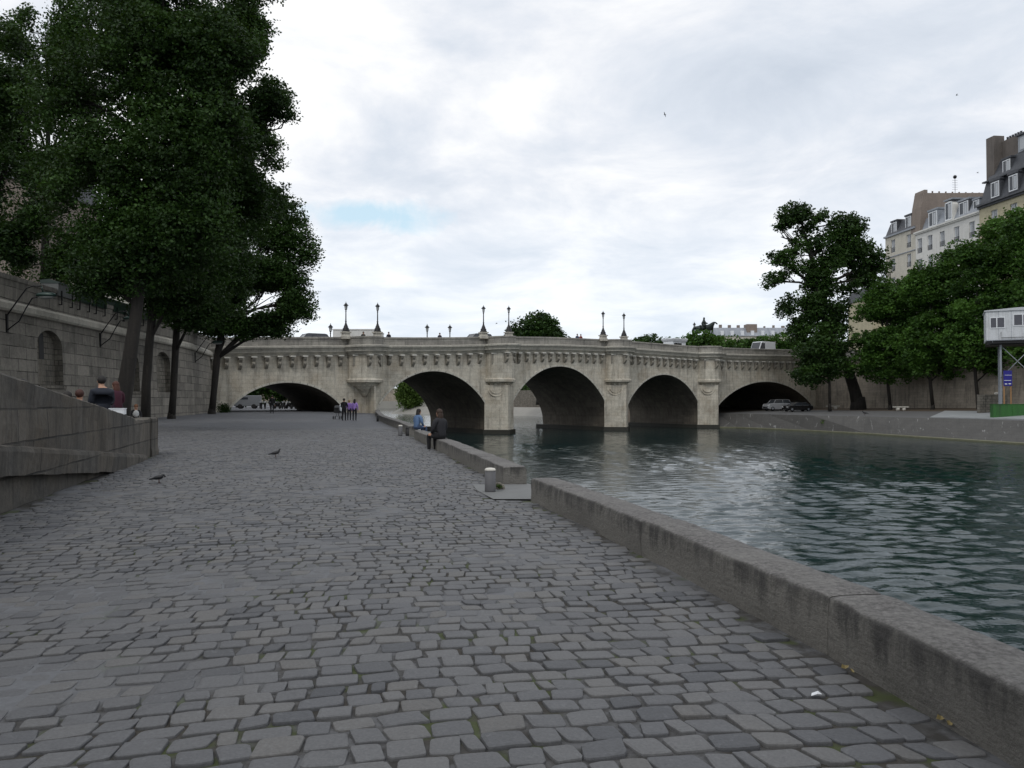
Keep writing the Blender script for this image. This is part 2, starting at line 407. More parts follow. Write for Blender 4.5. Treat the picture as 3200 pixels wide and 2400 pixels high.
def cobble_mat():
    m, nt, b = newmat('cobble_stone'); N = NT(nt); ob = N.coord()
    at = N.n('ShaderNodeAttribute', attribute_name='tone')
    c = N.ramp(at.outputs['Fac'], [(0, (.07, .073, .08)), (.3, (.108, .110, .116)), (.6, (.130, .131, .134)), (.8, (.138, .135, .131)), (.9, (.122, .119, .115)), (1, (.165, .167, .172))])
    c = N.mix(N.ramp(N.noise(ob, .5, 4, .6), [(.4, g1(0)), (.7, g1(.5))]), c, (.108, .108, .108))
    c = N.mix(N.ramp(N.noise(ob, 16, 6, .72, .5), [(.56, g1(0)), (.74, g1(.5))]), c, (.19, .195, .2))
    c = N.mix(N.ramp(N.noise(ob, 3.1, 5, .7, .8), [(.60, g1(0)), (.70, g1(.5))]), c, (.075, .076, .08))
    c = N.mix(.35, c, N.ramp(N.noise(ob, 60, 5, .7), [(.3, g1(.25)), (.7, g1(.75))]), 'OVERLAY')
    N.put(b, 'Base Color', c); b.inputs['Roughness'].default_value = .72; b.inputs['Specular IOR Level'].default_value = .35
    h = N.math('ADD', N.math('MULTIPLY', N.noise(ob, 12, 5, .6), .7), N.math('MULTIPLY', N.noise(ob, 70, 4, .7), .3))
    nt.links.new(N.bump(h, .45, .015), b.inputs['Normal'])
    return m
M['mortar'] = pave_mat(); M['cobble'] = cobble_mat()

# ground sheet of the left quay -------------------------------------------------
ys = list(np.concatenate([np.arange(-12, 1, .5), np.arange(1, 14, .07), np.arange(14, 26, .16), np.arange(26, 48, .5), np.arange(48, 100, 1.0), np.arange(100, 331, 8.0)]))
NX = 260
def sheet_left(Y): return (wallX(Y) - 1.2) if Y < 80.5 else (wallX(80.5) - 1.2 - (Y - 80.5) * .42)
Yg = np.array(ys)[:, None] * np.ones((1, NX)); L = np.array([sheet_left(y) for y in ys]); R = np.array([edgeX(y) + .45 for y in ys])
tt = np.linspace(0, 1, NX) ** .72
# denser towards the camera side
Xg = L[:, None] + (R - L)[:, None] * tt[None, :]
cem = sstep(.51, .66, .6 * fbm(Xg * 1.1 + 40, Yg * 1.1 + 11, 4) + .4 * fbm(Xg * .35 + 4, Yg * .35 + 71, 2))
low = (fbm(Xg * 2.6, Yg * 2.6, 3) - .5)
near = 1 - sstep(40, 46, Yg)
Zg = gz(Xg, Yg) + near * (-.0165 + .0135 * cem + .010 * low) - .0 * (1 - near)
V = np.stack([Xg, Yg, Zg], -1).reshape(-1, 3)
ny = len(ys); idx = np.arange(ny * NX).reshape(ny, NX)
q = np.stack([idx[:-1, :-1], idx[:-1, 1:], idx[1:, 1:], idx[1:, :-1]], -1).reshape(-1, 4)
o = npmesh('quay_ground', V, q.ravel(), np.full(len(q), 4), M['mortar'], True, {'cement': cem.ravel()})
tag(o, 'grey cobbled quay running towards the bridge', None, kind='structure')

# individually laid cobbles near the camera --------------------------------------
rs = np.random.RandomState(11)
ca_, sa_ = math.cos(ANG), math.sin(ANG)
def warp(a, b): return a + .06 * np.sin(b * .9 + .3) + .05 * np.sin(a * .7 + b * .4), b + .10 * np.sin(a * .55 + 1.1) + .05 * np.sin(a * 1.3 + b * .3) + .25 * np.sin(a * .17)
cen = []
b_ = -6.0
while b_ < 52:
    ph = rs.uniform(.15, .202)
    lim = 34
    n = int(2 * lim / .2); wds = rs.uniform(.135, .26, n); wds[rs.rand(n) < .10] *= .6
    a_ = -lim + np.cumsum(wds) - wds / 2
    cen.append(np.stack([a_, np.full(n, b_ + ph / 2), wds, np.full(n, ph)], 1)); b_ += ph
cen = np.concatenate(cen)
wa, wb = warp(cen[:, 0], cen[:, 1])
X0 = wa * ca_ - wb * sa_; Y0 = wa * sa_ + wb * ca_
ex = np.interp(Y0, [e[0] for e in EDGE], [e[1] for e in EDGE])
RW0 = (-7.15, 11.2)                                   # ramp wall line
rampx = RW0[0] - .2737 * (Y0 - RW0[1])
keep = (Y0 > 1.2) & (Y0 < 46) & (X0 < ex - .10) & (X0 > -.66 * Y0 - 3.5) & ((Y0 > 24.5) | (X0 > rampx + .12)) & (X0 > -22.5)
keep &= ~((Y0 > 12.9) & (Y0 < 15.5) & (X0 > -.35 - (Y0-13)*.1))
cen, X0, Y0 = cen[keep], X0[keep], Y0[keep]
def stones(sel, K, name):
    c = cen[sel]; n = len(c)
    th = (np.arange(K) + .5) / K * 2 * PI
    ex_ = np.sign(np.cos(th)) * np.abs(np.cos(th)) ** .29; ey_ = np.sign(np.sin(th)) * np.abs(np.sin(th)) ** .29
    gap = rs.uniform(.001, .014, n)[:, None]; hx = c[:, 2:3] / 2 - gap * .6; hy = c[:, 3:4] / 2 - gap * .6
    jit = 1 + rs.uniform(-.15, .05, (n, K)); jit = (2 * jit + np.roll(jit, 1, 1)) / 3
    skew = rs.uniform(-.2, .2, (n, 1))
    ox = hx * ex_[None] * jit + skew * hy * ey_[None]; oy = hy * rs.uniform(.9, 1.02, (n, 1)) * ey_[None] * jit + rs.uniform(-.11, .11, (n, 1)) * ox
    ptsx, ptsy, ptsz = [], [], []
    top = rs.uniform(-.006, .006, n)[:, None]; tx = rs.uniform(-.03, .03, n)[:, None]; ty = rs.uniform(-.045, .045, n)[:, None]
    rnd_ = rs.uniform(.6, 1.5, n)[:, None]
    for k, zoff in ((1.02, -.07), (1.0, -.0085), (.972, -.0028), (.80, .0004)):
        lx = ox * k; ly = oy * k
        ptsx.append(lx); ptsy.append(ly); ptsz.append(top + (zoff * rnd_ if k < 1.01 else zoff) + tx * lx + ty * ly + 0 * lx)
    lx = np.stack(ptsx, 1); ly = np.stack(ptsy, 1); lz = np.stack(ptsz, 1)      # n,4,K
    lx = np.concatenate([lx.reshape(n, -1), np.zeros((n, 1))], 1); ly = np.concatenate([ly.reshape(n, -1), np.zeros((n, 1))], 1)
    lz = np.concatenate([lz.reshape(n, -1), top + .001], 1)
    A, B = warp(c[:, 0:1] + lx, c[:, 1:2] + ly)
    X = A * ca_ - B * sa_; Y = A * sa_ + B * ca_
    Z = lz + gz(X, Y)
    V = np.stack([X, Y, Z], -1).reshape(-1, 3); per = 4 * K + 1
    fq = []; 
    for r in range(3):
        for k in range(K): fq.append((r * K + k, r * K + (k + 1) % K, (r + 1) * K + (k + 1) % K, (r + 1) * K + k))
    ft = [(3 * K + k, 3 * K + (k + 1) % K, 4 * K) for k in range(K)]
    fq = np.array(fq); ft = np.array(ft); base = (np.arange(n) * per)[:, None, None]
    Q = (fq[None] + base).reshape(n, -1); T_ = (ft[None] + base).reshape(n, -1)
    flat = np.concatenate([Q, T_], 1).ravel(); sizes = np.tile(np.concatenate([np.full(len(fq), 4), np.full(len(ft), 3)]), n)
    tone = rs.beta(2.4, 2.4, n); tone[rs.rand(n) < .05] *= .2
    o = npmesh(name, V, flat, sizes, M['cobble'], False, {'tone': np.repeat(tone, per)})
    tag(o, 'worn grey cobblestones of the quay', None, kind='structure')
stones(Y0 < 16, 14, 'quay_cobbles'); stones(Y0 >= 16, 8, 'quay_cobbles')

# deep ground, river ----------------------------------------------------------
b = MB(); b.face([(-900, -300, -4.2), (900, -300, -4.2), (900, 1600, -4.2), (-900, 1600, -4.2)]); tag(b.build('terrain', M['dirt']), 'river bed and land far below', None, kind='structure')
def water_mat():
    m, nt, b = newmat('river_water'); N = NT(nt)
    b.inputs['Base Color'].default_value = (.005, .021, .022, 1); b.inputs['Roughness'].default_value = .06; b.inputs['IOR'].default_value = 1.333
    ob = N.coord('Object', (1, 1.0, 1))
    n1 = N.noise(N.coord('Object', (.8, 1.5, 1)), 2.4, 3, .5, .4); n2 = N.noise(N.coord('Object', (.8, 1.4, 1)), 6.5, 3, .55, .6)
    h = N.math('ADD', N.math('MULTIPLY', n1, .75), N.math('MULTIPLY', n2, .34))
    nt.links.new(N.bump(h, .42, .06), b.inputs['Normal'])
    return m
M['water'] = water_mat()
wx = np.concatenate([np.arange(-200, -30, 6.0), np.arange(-30, -4, 1.0), np.arange(-4, 52, .16), np.arange(52, 120, 6.0), np.arange(120, 701, 40.0)])
wy = np.concatenate([np.arange(-60, -4, 5.0), np.arange(-4, 40, .16), np.arange(40, 75, .3), np.arange(75, 135, .6), np.arange(135, 400, 6.0), np.arange(400, 1200, 50.0)])
WXg, WYg = np.meshgrid(wx, wy)
h = np.zeros_like(WXg); rw = np.random.RandomState(5)
wxw = WXg + 1.2 * (fbm(WXg * .15, WYg * .15, 3) - .5); wyw = WYg + 1.2 * (fbm(WXg * .15 + 9, WYg * .15 + 5, 3) - .5)
for i in range(34):
    lam = rw.uniform(.34, 1.15); an = rw.normal(-1.4, .5); k = 2 * PI / lam
    h += .0062 * lam ** .95 * np.sin(k * (wxw * math.cos(an) + wyw * math.sin(an)) + rw.uniform(0, 6.28))
amp = .55 + .7 * sstep(.3, .75, fbm(WXg * .06 + 3, WYg * .05, 3))
h *= amp * (.9 - .5 * sstep(35, 85, WYg)) * sstep(-12, -2, WXg) * (1 - sstep(110, 140, WYg))
V = np.stack([WXg, WYg, WATER + h], -1).reshape(-1, 3); idx = np.arange(V.shape[0]).reshape(WXg.shape)
q = np.stack([idx[:-1, :-1], idx[:-1, 1:], idx[1:, 1:], idx[1:, :-1]], -1).reshape(-1, 4)
o = npmesh('river', V, q.ravel(), np.full(len(q), 4), M['water'], True); tag(o, 'dark green rippled river', None, kind='structure')

# ================================================================ generic wall panel with openings
def panel(mb, fn, ss, ztop, zbot, openings, depth, mi=0, mi_in=1, back=None, mi_back=1, uvo=0.0, uvfn=None):
    """fn(s,t,z)->world. t=0 front, t=-depth inside. openings: (s0,s1,lo(s),hi(s))"""
    cuts = set(round(s, 4) for s in ss)
    for o in openings:
        n = 28
        for i in range(n + 1): cuts.add(round(o[0] + (o[1] - o[0]) * .5 * (1 - math.cos(PI * i / n)), 4))
    cuts = sorted(cuts)
    def quad(sa, sb, a0, a1, b0, b1, t=0.0, mi=mi, flip=False):
        if a1 - a0 < 1e-4 and b1 - b0 < 1e-4: return
        p = [fn(sa, t, a0), fn(sb, t, b0), fn(sb, t, b1), fn(sa, t, a1)]
        uv = [(sa + uvo, a0), (sb + uvo, b0), (sb + uvo, b1), (sa + uvo, a1)]
        if flip: p = p[::-1]; uv = uv[::-1]
        mb.face(p, uv, mi)
    for sa, sb in zip(cuts, cuts[1:]):
        mid = (sa + sb) / 2; op = None
        for o in openings:
            if o[0] < mid < o[1]: op = o
        if op is None:
            quad(sa, sb, zbot(sa), ztop(sa), zbot(sb), ztop(sb))
            if back is not None: quad(sa, sb, zbot(sa), ztop(sa), zbot(sb), ztop(sb), -back, mi_back, True)
        else:
            la, lb, ha, hb = op[2](sa), op[2](sb), op[3](sa), op[3](sb)
            quad(sa, sb, ha, ztop(sa), hb, ztop(sb))
            if la > zbot(sa) + 1e-4: quad(sa, sb, zbot(sa), la, zbot(sb), lb)
            if back is not None: quad(sa, sb, ha, ztop(sa), hb, ztop(sb), -back, mi_back, True)
            # soffit and floor
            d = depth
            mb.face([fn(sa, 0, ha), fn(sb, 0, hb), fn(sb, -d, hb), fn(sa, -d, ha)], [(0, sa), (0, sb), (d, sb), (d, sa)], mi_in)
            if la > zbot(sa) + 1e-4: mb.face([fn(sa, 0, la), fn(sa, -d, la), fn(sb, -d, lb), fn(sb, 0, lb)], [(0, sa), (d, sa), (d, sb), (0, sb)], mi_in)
    for o in openings:
        for s, fl in ((o[0], 0), (o[1], 1)):
            lo = max(o[2](s), zbot(s)); hi = o[3](s)
            if hi - lo < 1e-3: continue
            p = [fn(s, 0, lo), fn(s, 0, hi), fn(s, -depth, hi), fn(s, -depth, lo)]; uv = [(0, lo), (0, hi), (depth, hi), (depth, lo)]
            if fl: p = p[::-1]; uv = uv[::-1]
            mb.face(p, uv, mi_in)
def frange(a, b, d):
    n = max(1, int(round((b - a) / d))); return [a + (b - a) * i / n for i in range(n + 1)]

# ================================================================ the bridge
TB = .6745; DB = Vector((.829, .559, 0)); OB = Vector((.559, -.829, 0)); W = 15.5
def BW(s, t, z): return Vector((s * DB.x + t * OB.x, 100 + s * DB.y + t * OB.y, z))
def bs(px):
    u = (px - 1600) / F; return u * 100 / (1 - TB * u) / DB.x
def bY(px): return 100 / (1 - TB * (px - 1600) / F)
def bz(px, py): return P(px, py, bY(px)).z
ZC = sorted((bs(px), bz(px, py)) for px, py in ((560, 1122), (690, 1115), (1138, 1109), (1350, 1108), (1560, 1102), (1741, 1101), (1926, 1108), (2060, 1117), (2211, 1126), (2350, 1129), (2500, 1131)))
def zc(s):
    # smoothed
    return sum(interp(ZC, s + d) for d in (-4, -2, 0, 2, 4)) / 5
TUR = [bs(1138), bs(1560), bs(1926), bs(2211)]
bridge = thing('stone_bridge', 'long pale stone arch bridge with half round turrets crossing the river', 'bridge', BW(0, 0, 0))
arch_px = [(712, 1078, 1292, 1196, 'seg'), (1166, 1533, 1322, 1160, 'mix'), (1583, 1906, 1322, 1145, 'mix'), (1954, 2190, 1300, 1171, 'mix'), (2232, 2545, 1286, 1193, 'seg')]
ARCH = []
for a, b_, ysp, yap, kind in arch_px:
    s0, s1 = bs(a), bs(b_); mid = (s0 + s1) / 2; pm = 1600 + F * mid * DB.x / (100 + mid * DB.y)
    zs = bz(pm, ysp); za = bz(pm, yap); ARCH.append((s0, s1, zs, za, kind))
ops = []
for s0, s1, zs, za, kind in ARCH:
    def hi(s, s0=s0, s1=s1, zs=zs, za=za, kind=kind):
        x = max(-1, min(1, (s - (s0 + s1) / 2) / ((s1 - s0) / 2))); r = za - zs; a = (s1 - s0) / 2
        if kind == 'seg':
            R_ = (a * a + r * r) / (2 * r); seg = zs + math.sqrt(max(0, R_ * R_ - a * a * x * x)) - (R_ - r)
            return seg * .75 + .25 * (zs + r * math.sqrt(max(0, 1 - x * x)))
        return zs + r * (.68 * math.sqrt(max(0, 1 - x * x)) + .32 * (1 - x * x))
    ops.append((s0, s1, lambda s: -3.4, hi))
SB0, SB1 = bs(560), bs(2620)
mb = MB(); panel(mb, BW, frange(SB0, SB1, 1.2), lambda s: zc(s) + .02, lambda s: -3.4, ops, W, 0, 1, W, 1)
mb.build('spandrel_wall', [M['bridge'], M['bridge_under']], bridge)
# arch rings: pale proud edge along each opening
for (s0, s1, lo, hi), A in zip(ops, ARCH):
    mb = MB(); n = 40; cs = [s0 + (s1 - s0) * .5 * (1 - math.cos(PI * i / n)) for i in range(n + 1)]
    ring = [(s, hi(s)) for s in cs]
    cxm = (s0 + s1) / 2
    outer = []
    for i, (s, z) in enumerate(ring):
        a = ring[max(0, i - 1)]; c = ring[min(n, i + 1)]; d = Vector((c[0] - a[0], c[1] - a[1])).normalized(); nn = Vector((-d.y, d.x))
        outer.append((s + nn.x * .22, z + nn.y * .22))
    t0 = .07
    for i in range(n):
        (a, az), (c, cz) = ring[i], ring[i + 1]; (oa, oaz), (oc, ocz) = outer[i], outer[i + 1]
        mb.face([BW(a, t0, az), BW(c, t0, cz), BW(oc, t0, ocz), BW(oa, t0, oaz)], [(i * .3, 0), (i * .3 + .3, 0), (i * .3 + .3, .3), (i * .3, .3)])
        mb.face([BW(oa, t0, oaz), BW(oc, t0, ocz), BW(oc, -.02, ocz), BW(oa, -.02, oaz)])
        mb.face([BW(a, t0, az), BW(a, -.02, az), BW(c, -.02, cz), BW(c, t0, cz)])
    mb.build('arch_ring', M['ring'], bridge)
# path with half-round bays
def baypath(r, s_from, s_to, step=2.0):
    pts = []; prev = s_from
    for T_ in TUR:
        if T_ - r > s_from and T_ + r < s_to:
            pts += [(s, 0.0) for s in frange(prev, T_ - r, step)]
            pts += [(T_ - r * math.cos(a), r * 1.0 * math.sin(a)) for a in [PI * i / 14 for i in range(1, 14)]]
            prev = T_ + r
    pts += [(s, 0.0) for s in frange(prev, s_to, step)]
    return pts
def sweep(mb, path, prof, zfun, mi=0, closed_prof=True):
    n = len(path); nrm = []
    for i in range(n):
        a = Vector(path[max(0, i - 1)]); c = Vector(path[min(n - 1, i + 1)]); d = (c - a).normalized(); nrm.append(Vector((-d.y, d.x)))
    # outward is +t
    acc = 0; m = len(prof)
    for i in range(n - 1):
        a, c = path[i], path[i + 1]; L_ = (Vector(c) - Vector(a)).length
        cols = []
        for j, (p, nn) in enumerate(((a, nrm[i]), (c, nrm[i + 1]))):
            za = zfun(p[0]); cols.append([BW(p[0] + nn.x * t, p[1] + nn.y * t, za + z) for t, z in prof])
        rng = range(m) if closed_prof else range(m - 1)
        pl = 0
        for k in rng:
            k2 = (k + 1) % m; e = (Vector(prof[k2]) - Vector(prof[k])).length
            mb.face([cols[0][k], cols[1][k], cols[1][k2], cols[0][k2]], [(acc, pl), (acc + L_, pl), (acc + L_, pl + e), (acc, pl + e)], mi); pl += e
        acc += L_
    for i in (0, n - 1):
        za = zfun(path[i][0]); f = [BW(path[i][0] + nrm[i].x * t, path[i][1] + nrm[i].y * t, za + z) for t, z in prof]
        mb.face(f if i else f[::-1], None, mi)
zt = lambda s: zc(s)
mb = MB(); cprof = [(-.4, .0), (.12, .0), (.16, .12), (.42, .34), (.50, .36), (.50, .46), (.62, .66), (.78, .80), (.80, .98), (.40, 1.05), (-.4, 1.05)]
sweep(mb, baypath(2.0, SB0, bs(2506)), cprof, zt); mb.build('cornice', M['cornice'], bridge)
mb = MB(); pprof = [(-.35, 1.04), (.10, 1.04), (.10, 1.78), (.18, 1.80), (.18, 1.95), (.10, 2.0), (-.38, 2.0), (-.42, 1.95), (-.35, 1.8)]
sweep(mb, baypath(2.0, SB0, bs(2506)), pprof, zt); mb.build('parapet', M['parapet'], bridge)
# far-side cornice and parapet
def fary(mb, prof):
    ss = frange(SB0, SB1, 2.5)
    for a, c in zip(ss, ss[1:]):
        for k in range(len(prof)):
            p, q_ = prof[k], prof[(k + 1) % len(prof)]
            mb.face([BW(c, -W - p[0], zc(c) + p[1]), BW(a, -W - p[0], zc(a) + p[1]), BW(a, -W - q_[0], zc(a) + q_[1]), BW(c, -W - q_[0], zc(c) + q_[1])])
mb = MB(); fary(mb, [(-.4, .0), (.5, .3), (.8, .8), (.8, 1.0), (-.4, 1.05)]); fary(mb, [(-.35, 1.04), (.1, 1.04), (.15, 1.95), (-.38, 1.95)]); mb.build('far_parapet', M['parapet'], bridge)
mb = MB(); ss = frange(SB0, SB1, 2.5)
for a, c in zip(ss, ss[1:]): mb.face([BW(a, -.3, zc(a) + .9), BW(c, -.3, zc(c) + .9), BW(c, -W + .3, zc(c) + .9), BW(a, -W + .3, zc(a) + .9)])
mb.build('road_deck', M['asphalt'], bridge)
# turrets and pointed piers
for i, s0 in enumerate(TUR):
    zb = bz([1138, 1560, 1926, 2211][i], [1187, 1186, 1187, 1189][i]); ztop = zc(s0)
    mb = MB(); r = 1.95; n = 24
    def ringp(r_, z): return [BW(s0 - r_ * math.cos(PI * k / n), max(0, r_ * math.sin(PI * k / n)), z) for k in range(n + 1)]
    levels = [(1.35, zb - .75), (1.7, zb - .38), (2.08, zb - .3), (2.12, zb - .02), (2.02, zb + .05), (r, zb + .1), (r, ztop + .01)]
    prev = None; pl = 0
    for r_, z in levels:
        cur = ringp(r_, z)
        if prev:
            for k in range(n):
                mb.face([prev[k], prev[k + 1], cur[k + 1], cur[k]], [(k * .25, prev[0].z), (k * .25 + .25, prev[0].z), (k * .25 + .25, z), (k * .25, z)])
        prev = cur
    bottom = ringp(1.35, zb - .75)
    mb.face(bottom[::-1])
    # faceted tapering console below
    mb.lathe([(.15, zb - 1.75 - (.2 if i == 0 else 0)), (.5, zb - 1.5), (.85, zb - 1.05), (1.3, zb - .74)], BW(s0, 0, 0), 20, sc=(1, 1))
    for k in range(7):
        a = PI * (k + .5) / 7; p = BW(s0 - 1.45 * math.cos(a), 1.45 * math.sin(a), zb - .58)
        mb.box((p.x - .12, p.y - .12, p.z - .12), (p.x + .12, p.y + .12, p.z + .16))
    t_ = mb.build('turret', M['bridge'], bridge)
    # cutwater
    mb = MB(); hw = 2.15; tip = 1.95; zt_ = zb - .72
    pts = [(s0 - hw, 0), (s0 - hw * .45, tip * .62), (s0 + .05, tip), (s0 + hw * .5, tip * .55), (s0 + hw, 0)]
    if i == 0: hw = 1.2; pts = [(s0 - .9, 0), (s0 + .55, 1.45), (s0 + .95, 1.45), (s0 + 1.4, 0)]
    if i == 0: pts = [(s0 + .2, 0), (s0 + .55, 1.5), (s0 + .78, 1.5), (s0 + 1.3, 0)]
    if i == 3: pts = [(s0 - hw, 0), (s0 - hw * .3, tip * .7), (s0 + .1, tip), (s0 + hw * .6, tip * .5), (s0 + hw, 0)]
    sm = 0
    for (a, ta), (c, tc_) in zip(pts, pts[1:]):
        l = math.hypot(c - a, tc_ - ta)
        mb.face([BW(a, ta, -3.4), BW(c, tc_, -3.4), BW(c, tc_, zt_), BW(a, ta, zt_)], [(sm, -3.4), (sm + l, -3.4), (sm + l, zt_), (sm, zt_)]); sm += l
    mb.face([BW(a, t, zt_) for a, t in pts][::1])
    mb.build('cutwater', M['bridge'], bridge)
    if i in (1, 2, 3):
        mb = MB(); po = [(s0 - hw - .25, -W), (s0 - hw - .25, .1), (s0 + .05, tip + .35), (s0 + hw + .25, .1), (s0 + hw + .25, -W)]
        for (a, ta), (c, tc_) in zip(po, po[1:]): mb.face([BW(a, ta, -3.4), BW(c, tc_, -3.4), BW(c, tc_, WATER + .5), BW(a, ta, WATER + .5)])
        mb.face([BW(a, t, WATER + .5) for a, t in po]); mb.build('pier_foot', M['tide'], bridge)
        # swag ornament on the pier under the turret
        mb = MB(); m_ = BW(s0 - .75, 1.16, zb - 1.0)
        for dz, rr in ((0, .62), (-.1, .85)):
            pp = [BW(s0 - 1.1 + math.cos(a) * rr * .9, 1.02 + math.cos(a) * rr * .68 + .06, zb - 1.15 + dz + math.sin(a) * rr) for a in [PI + PI * k / 10 for k in range(11)]]
            mb.tube(pp, .06, 6)
        mb.build('swag', M['bridge'], bridge)
# corbels: one mask bracket, repeated
mb = MB(); cpf = [(-.02, -.14), (.52, -.14), (.52, -.36), (.40, -.48), (.34, -.62), (.42, -.78), (.40, -.98), (.28, -1.12), (.12, -1.3), (-.02, -1.34)]
T_ = lambda q: BW(q.x, q.y, q.z) - BW(0, 0, 0)
def Tc(q): return DB * q.x + OB * q.y + Vector((0, 0, q.z))
mb.prism([(t, z) for t, z in cpf], -.17, .17, 'x', 0, Tc)
mb.ball((0, .36, -.82), (.15, .13, .2), 8, 6, 0, Tc)
mb.box((-.28, -.02, -.15), (.28, .6, .0), 1, Tc)  # pale slab: highlight on the corbel tops, put into its colour
proto = None
def corbel(s, t, rot=0.0):
    global proto
    loc = BW(s, t, zc(s)) - BW(0, 0, 0)
    if proto is None:
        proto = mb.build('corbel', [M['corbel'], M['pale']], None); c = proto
    else:
        c = proto.copy(); COL.objects.link(c)
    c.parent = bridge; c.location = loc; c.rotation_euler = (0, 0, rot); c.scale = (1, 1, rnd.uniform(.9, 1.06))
def row(sa, sb, n):
    for k in range(n): corbel(sa + (sb - sa) * (k + .5) / n, 0)
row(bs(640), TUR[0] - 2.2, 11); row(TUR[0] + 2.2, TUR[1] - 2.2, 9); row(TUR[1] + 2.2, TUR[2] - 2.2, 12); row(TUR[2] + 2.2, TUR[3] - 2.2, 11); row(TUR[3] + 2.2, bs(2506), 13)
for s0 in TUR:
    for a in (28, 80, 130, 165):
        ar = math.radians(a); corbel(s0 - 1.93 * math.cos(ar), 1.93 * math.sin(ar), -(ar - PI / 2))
# pedestals on the parapet
for i, s0 in enumerate(TUR[:3]):
    for sg in (-1, 1):
        mb = MB(); s = bs([[1081, 1180], [1511, 1590], [1885, 1950]][i][(sg + 1) // 2] - 5); zz_ = zc(s) + 2.0; cpt = BW(s, .35, zz_)
        mb.lathe([(.62, 0 - .25), (.62, .05), (.52, .12), (.5, .38), (.66, .42), (.66, .55)], cpt, 4, smooth=False, a0=PI / 4 + .59); mb.build('pedestal', M['cornice'], bridge)

# lamp standards on the bridge ------------------------------------------------
def lamp_proto():
    t = thing('street_lamp', '', 'street lamp')
    mb = MB(); mb.lathe([(.42, 0), (.42, .12), (.34, .2), (.36, .34), (.26, .46), (.22, .62), (.14, .78), (.12, .9)], n=10); mb.build('base', M['iron'], t)
    mb = MB(); mb.lathe([(.09, .88), (.075, 1.1), (.12, 1.14), (.07, 1.2), (.055, 2.2), (.1, 2.25), (.06, 2.3), (.05, 2.38)], n=10); mb.build('post', M['iron'], t)
    mb = MB()
    mb.lathe([(.08, 2.38), (.14, 2.44)], n=8)
    for k in range(4):
        a = PI / 4 + k * PI / 2; mb.tube([(.12 * math.cos(a), .12 * math.sin(a), 2.42), (.2 * math.cos(a), .2 * math.sin(a), 2.86)], .018, 5)
    mb.lathe([(.29, 2.86), (.27, 2.9), (.16, 3.02), (.12, 3.04), (.12, 3.1), (.04, 3.14), (.02, 3.3)], n=8); la = mb.build('lantern', M['iron'], t)
    mb = MB(); mb.lathe([(.09, 2.45), (.16, 2.85)], n=8, smooth=False); mb.build('glass', M['glass_lamp'], la)
    return t
lp = lamp_proto(); first = True
def place_lamp(loc, sc, label):
    global first
    o = lp if first else copy_tree(lp); first = False
    o.location = loc; o.scale = (sc, sc, sc); o['label'] = label; o['group'] = 'lamp standards along the bridge'
nm = ['first turret from the left', 'second turret from the left', 'third turret from the left']
for i, s0 in enumerate(TUR[:3]):
    for sg in (-1, 1):
        s = bs([[1081, 1180], [1511, 1590], [1885, 1950]][i][(sg + 1) // 2] - 5)
        place_lamp(BW(s, .35, zc(s) + 2.55), 1.0, 'tall black iron lamp on the %s end of the %s' % ('left' if sg < 0 else 'right', nm[i]))
for px, pyt, lab in ((1033, 1010, 'small far lamp left of the first pair of lamps, before a pale flat roof'), (1335, 1012, 'slim far lamp with a round head, midway between the first and second pairs'),
                (1406, 1013, 'far lamp with a bulky ornate base, just left of the second pair of lamps')):
    Y = bY(px) + 22; Y = 100 / (1 - TB * (px - 1600) / F) + W / .829 + .8
    top = P(px, pyt, Y).z; s_ = (P(px, pyt, Y).x * DB.x + (Y - 100) * DB.y); place_lamp((P(px, pyt, Y).x, Y, zc(s_) + .93), (top - zc(s_) - .93) / 3.3, lab)
for px, pyt, lab in ((2170, 1006, 'far lamp standing left of the rider statue'), (2228, 1008, 'far lamp standing right of the rider statue')):
    Y = 150; place_lamp((P(px, pyt, Y).x, Y, P(px, 1066, Y).z), (P(px, pyt, Y).z - P(px, 1066, Y).z) / 3.3, lab)

# ================================================================ left bank retaining wall
def arc_table(tab):
    t = [0]; 
    for (a, b_), (c, d) in zip(tab, tab[1:]): t.append(t[-1] + math.hypot(c - a, d - b_))
    return t
wl = [(x, y) for y, x in WALL]; wl_t = arc_table(wl)
def WL(s, t, z):
    s_ = max(0, min(wl_t[-1] - 1e-6, s)); 
    for i in range(len(wl) - 1):
        if wl_t[i] <= s_ <= wl_t[i + 1]: break
    a, c = Vector(wl[i]), Vector(wl[i + 1]); d = (c - a).normalized(); p = a + d * (s - wl_t[i])
    n = Vector((d.y, -d.x))
    bat = -.05 * z if z < 6 else -.3                    # the face leans back slightly
    return Vector((p.x + n.x * (t + bat), p.y + n.y * (t + bat), z))
def wls(px):   # arc length where a pixel column crosses the wall
    u = (px - 1600) / F; best = None
    for k in range(0, 4000):
        s = wl_t[-1] * k / 4000; q_ = WL(s, 0, 3)
        if q_.y > 5 and (best is None or abs(q_.x / q_.y - u) < best[0]): best = (abs(q_.x / q_.y - u), s)
    return best[1]
lw = thing('retaining_wall', 'tall weathered masonry river wall with arched niches on the left', 'wall', WL(40, 0, 0))
nops = []; NW = []
for pa, pb, ybot, ytop in ((118, 197, 1203, 1033), (393, 436, 1222, 1098), (490, 534, 1226, 1100)):
    a, b_ = wls(pa), wls(pb); mid = (a + b_) / 2; Ym = WL(mid, 0, 3).y; pm = (pa + pb) / 2; zl = P(pm, ybot, Ym).z; zh = P(pm, ytop, Ym).z; hw = (b_ - a) / 2
    sp_ = zh - min(hw * .9, .9)
    nops.append((a, b_, (lambda s, zl=zl: zl), (lambda s, mid=mid, hw=hw, sp_=sp_, zh=zh: sp_ + (zh - sp_) * math.sqrt(max(0, 1 - ((s - mid) / hw) ** 2)))))
    NW.append((a, b_, zl, zh, mid))
mb = MB(); SE = wl_t[-1]
def wfn(s, t, z): return WL(s, t, z)
